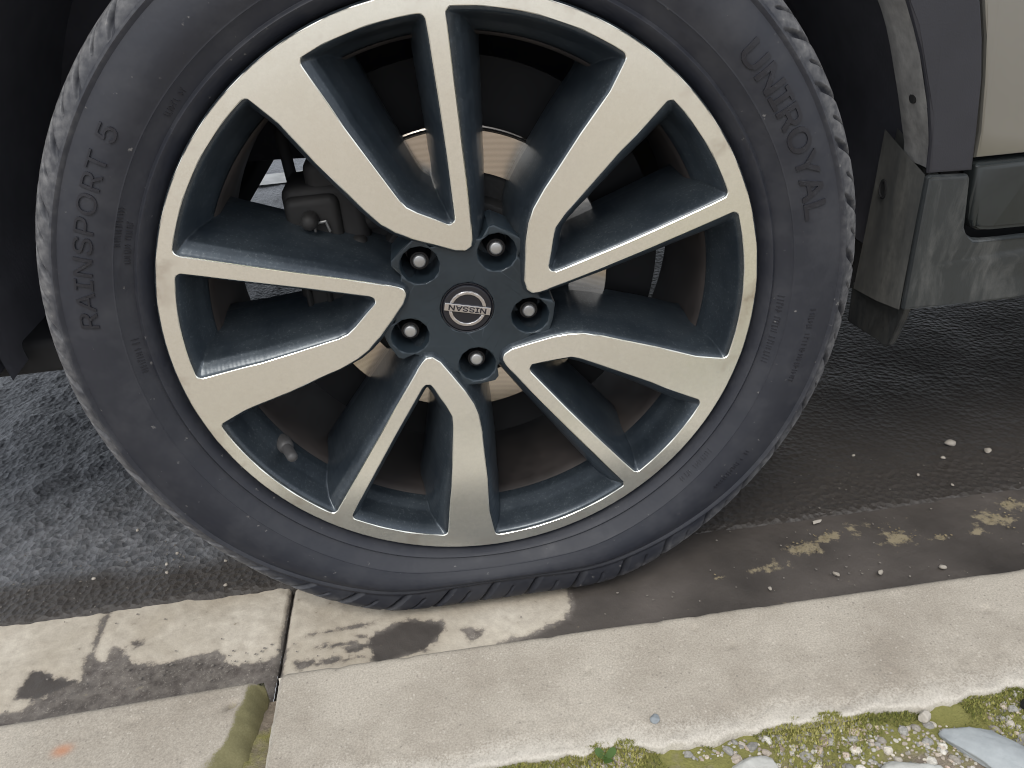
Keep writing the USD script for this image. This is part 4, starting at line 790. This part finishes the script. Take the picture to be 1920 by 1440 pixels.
# rear wall of the well: dirty guard with a fold, a screw hole, and the deflector under it
ga, gb, gc, gd = (.3990, .0035, .0795), (.3966, .0035, -.0462), (.4030, .1000, -.0655), (.4105, .0970, .0970)
fold_t, fold_b = (.4035, .0480, .0885), (.3970, .0440, -.0545)
GV = np.array([ga, fold_t, gd, gb, fold_b, gc]); nU, nV = 26, 30
def gsurf(u, t):
    topp = np.where(u[:, None] < .5, np.array(ga) + (np.array(fold_t) - ga) * (u[:, None] * 2), np.array(fold_t) + (np.array(gd) - fold_t) * (u[:, None] * 2 - 1))
    bot = np.where(u[:, None] < .5, np.array(gb) + (np.array(fold_b) - gb) * (u[:, None] * 2), np.array(fold_b) + (np.array(gc) - fold_b) * (u[:, None] * 2 - 1))
    return topp + (bot - topp) * t[:, None]
uu, tt = np.meshgrid(np.linspace(0, 1, nU), np.linspace(0, 1, nV), indexing='ij')
gp = gsurf(uu.ravel(), tt.ravel()); gp[:, 0] += .0012 * np.sin(uu.ravel() * 9) * np.sin(tt.ravel() * 3.1)
GF = []
for i in range(nU - 1):
    for j in range(nV - 1): q = i * nV + j; GF += [(q, q + 1, q + nV), (q + 1, q + nV + 1, q + nV)]
back = gp + (.012, 0, 0)
guard = obj('mud_guard', up(trimesh.util.concatenate([trimesh.Trimesh(gp, GF, process=False), trimesh.Trimesh(back, np.array(GF)[:, ::-1], process=False)])), GUARD, car, smooth=40)
hole = revolve([(0, .0), (.0042, .0), (.0050, -.0010), (.0062, -.0006), (.0064, .0006)], 20); hole.apply_transform(trimesh.transformations.rotation_matrix(-math.pi / 2, (0, 0, 1))); hole.apply_scale((1, 1, 1.5)); hole.apply_translation((.4035, .0735, .047)); obj('screw_hole', up(hole), BLACK, guard)
fl = Polygon([(.0040, -.040), (.0085, -.058), (.0200, -.0885), (.0240, -.0945), (.0330, -.0990), (.0440, -.0985), (.1050, -.1055), (.1050, -.060)]).buffer(-.003).buffer(.003)
fm = plate(fl, 0, .006, .0018); fm.vertices = np.stack([.4035 + fm.vertices[:, 1], fm.vertices[:, 0], fm.vertices[:, 2]], 1); obj('air_deflector', up(fm), DEFL, car, smooth=35)
# sill: tall front end, then low under the door
sill = Polygon([(.3975, -.0450), (.3990, .0775), (.4020, .0795), (.4352, .0768), (.4372, .0740)] + [(.4386, .0550), (.4402, .0350), (.4412, .0300), (.4450, .0225), (.4520, .0178), (.4600, .0160), (.4750, .0150), (2.22, -.012), (2.22, -.064), (.60, -.0515)])
sm = plate(sill.buffer(-.002).buffer(.002), -.003, .0065, .0035, seg=.05, yfun=lambda x, z: .030 * np.clip((.012 - z) / .06, 0, 1) ** 2 * 0 + .010 * np.clip((x - .44) / .2, 0, 1))
obj('sill', up(sm), SILL, car, smooth=35)
# front door with its own cladding
dl = [(.4440, .088), (.4436, .110), (.4372, .154), (.4308, .186), (.4233, .213), (.41, .25), (.395, .285), (.385, .33), (.385, .62), (.43, .66)]
door = Polygon(dl + [(1.34, .66), (1.34, .082)])
dcurve = lambda x, z: .030 * np.clip((.62 - z) / .6, -1, 1) ** 2 * 0 - .022 * np.clip((z - .08) / .2, 0, 1) * (1 - np.clip((z - .3) / .5, 0, 1)) 
dpath = obj('front_door', up(plate(door, .006, .02, .003, seg=.05, yfun=lambda x, z: -.004 * np.clip((z - .085) / .25, 0, 1))), BODY, car, smooth=35)
clad = Polygon([(.4452, .0835), (.4470, .0500), (.4495, .0330), (.4530, .0265), (.4590, .0230), (.4700, .0215), (1.34, .006), (1.34, .077)]).buffer(-.003).buffer(.003)
obj('door_cladding', up(plate(clad, .0015, .02, .0055, seg=.05)), CLAD, dpath, smooth=45)
wprof = [(.43, .66), (.95, 1.06), (1.31, 1.10), (1.31, .66)]
tumble = lambda x, z: .30 * np.clip(z - .62, 0, 1) ** 1.15
obj('door_frame', up(plate(Polygon(wprof).difference(Polygon(wprof).buffer(-.045)), .006, .03, .003, seg=.08, yfun=tumble)), BODY, dpath, smooth=35)
obj('window_glass', up(plate(Polygon(wprof).buffer(-.043), .016, .004, .001, seg=.08, yfun=tumble)), GLASS, dpath, smooth=35)
obj('door_handle', up(bx(1.12, 1.28, -.035, -.006, .47, .50, .008)), BODY, dpath)
rd = Polygon([(1.346, .082), (1.346, .66), (2.26, .68), (2.32, .5), (2.24, .34), (2.22, .10)])
rdp = obj('rear_door', up(plate(rd, .006, .02, .003, seg=.08)), BODY, car, smooth=35)
rw = [(1.35, .66), (1.35, 1.10), (2.0, 1.08), (2.24, .70)]
obj('door_frame', up(plate(Polygon(rw).difference(Polygon(rw).buffer(-.045)), .006, .03, .003, seg=.08, yfun=tumble)), BODY, rdp, smooth=35)
obj('window_glass', up(plate(Polygon(rw).buffer(-.043), .016, .004, .001, seg=.08, yfun=tumble)), GLASS, rdp, smooth=35)
obj('door_handle', up(bx(2.02, 2.18, -.030, .0, .48, .51, .008)), BODY, rdp)
RX = 2.65
fend = Polygon([(-.62, .60), (-.62, .30), (-.455, .10)] + arc(.455, 170, 30)[::1] + [(.393, .275), (.381, .33), (.381, .62), (.30, .70)])
obj('front_fender', up(plate(fend.buffer(0), .004, .02, .003, seg=.06, yfun=lambda x, z: .10 * np.clip(-.2 - x, 0, 1) + .12 * np.clip(z - .55, 0, 1))), BODY, car, smooth=35)
qp = Polygon([(2.262, .68), (2.326, .5), (2.25, .34)] + [(RX + .455 * math.cos(t), .03 + .455 * math.sin(t)) for t in np.radians(np.linspace(150, 10, 40))] + [(3.42, .15), (3.46, .55), (3.3, .72)])
obj('rear_quarter', up(plate(qp.buffer(0), .006, .02, .003, seg=.08)), BODY, car, smooth=35)
rt = Polygon([(RX + .405 * math.cos(t), .03 + .405 * math.sin(t)) for t in np.radians(np.linspace(175, 5, 50))] + [(RX + .452 * math.cos(t), .03 + .452 * math.sin(t)) for t in np.radians(np.linspace(5, 175, 50))])
obj('arch_trim', up(plate(rt, -.0005, .02, .003)), TRIM, car, smooth=35)
# core of the body: shell coloured black to shade the panel gaps, wheel wells cut through, open under the engine
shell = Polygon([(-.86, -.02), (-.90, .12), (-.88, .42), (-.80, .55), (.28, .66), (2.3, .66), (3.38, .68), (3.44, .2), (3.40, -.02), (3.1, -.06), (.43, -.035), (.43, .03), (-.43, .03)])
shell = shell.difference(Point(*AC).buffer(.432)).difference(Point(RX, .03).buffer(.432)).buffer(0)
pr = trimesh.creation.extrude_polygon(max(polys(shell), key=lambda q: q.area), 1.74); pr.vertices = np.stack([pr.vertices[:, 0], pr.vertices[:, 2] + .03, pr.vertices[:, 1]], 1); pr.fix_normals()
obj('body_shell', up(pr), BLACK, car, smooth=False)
eng = trimesh.util.concatenate([bx(.46, 2.2, .24, 1.55, -.14, -.03, .02), bx(-.44, .44, .345, 1.43, .10, .40), bx(-.06, .46, .42, 1.36, -.07, .12, .02), bx(-.90, -.30, .10, 1.66, -.055, -.02, .008), bx(-.02, .10, .36, .50, -.085, -.03, .02)])  # first box is an added block that cuts light under the floor
obj('engine_bay_and_light_block', up(eng), BLACK, car, smooth=30)
fb = Polygon([(-.92, -.05), (-.97, .10), (-.96, .34), (-.90, .42), (-.62, .42), (-.62, .30), (-.46, .10), (-.43, -.03)])
pr = trimesh.creation.extrude_polygon(fb, 1.70); pr.vertices = np.stack([pr.vertices[:, 0], pr.vertices[:, 2] + .05, pr.vertices[:, 1]], 1); pr.fix_normals(); obj('front_bumper', up(pr), TRIM, car, smooth=30)
rb = Polygon([(3.06, -.02), (3.48, .02), (3.54, .14), (3.54, .34), (3.46, .36), (3.42, .12), (3.10, .10)])
pr = trimesh.creation.extrude_polygon(rb, 1.74); pr.vertices = np.stack([pr.vertices[:, 0], pr.vertices[:, 2] + .03, pr.vertices[:, 1]], 1); pr.fix_normals(); obj('rear_bumper', up(pr), TRIM, car, smooth=30)
def strip(pts, y0, y1, t, m, name, par=car, crown=.0):
    n_ = len(pts); ysx = np.linspace(0, 1, 13); V_ = []
    for (x, z, ins) in pts:
        for q in ysx: V_.append((x, y0 + ins + (y1 - y0 - 2 * ins) * q, z + crown * (1 - (2 * q - 1) ** 2)))
    F_ = []
    for i in range(n_ - 1):
        for j in range(12): q = i * 13 + j; F_ += [(q, q + 13, q + 1), (q + 1, q + 13, q + 14)]
    return obj(name, up(trimesh.Trimesh(V_, F_, process=False)), m, par, smooth=40)
strip([(-.93, .42, .10), (-.85, .54, .08), (-.5, .62, .06), (.0, .68, .05), (.34, .72, .05)], .0, 1.8, .02, BODY, 'bonnet', crown=.04)
strip([(.34, .70, .06), (.70, .92, .10), (1.02, 1.11, .16)], .0, 1.8, .02, GLASS, 'windscreen', crown=.03)
strip([(1.0, 1.105, .16), (1.3, 1.15, .17), (2.0, 1.17, .17), (2.7, 1.13, .18), (3.05, 1.06, .2)], .0, 1.8, .02, BODY, 'roof', crown=.04)
strip([(3.05, 1.06, .2), (3.25, .88, .12), (3.38, .70, .08)], .0, 1.8, .02, GLASS, 'rear_window', crown=.02)
strip([(3.38, .70, .08), (3.46, .5, .06), (3.46, .3, .06)], .0, 1.8, .02, BODY, 'tailgate')
obj('headlight', up(bx(-.91, -.60, .06, .30, .40, .50, .03)), LAMP, car); obj('tail_light', up(bx(3.22, 3.47, .02, .25, .52, .64, .03)), REDL, car)
for (x, y, rzz) in [(RX, 0, 0), (0, 1.80, 180), (RX, 1.80, 180)]:
    pth = uniq(car, 'wheel'); w2 = UsdGeom.Xform.Define(stage, pth); w2.AddTranslateOp().Set(Gf.Vec3d(x, y, H))
    if rzz: w2.AddRotateZOp().Set(rzz)
    w2.GetPrim().GetReferences().AddInternalReference(wheel); w2.GetPrim().SetInstanceable(True)
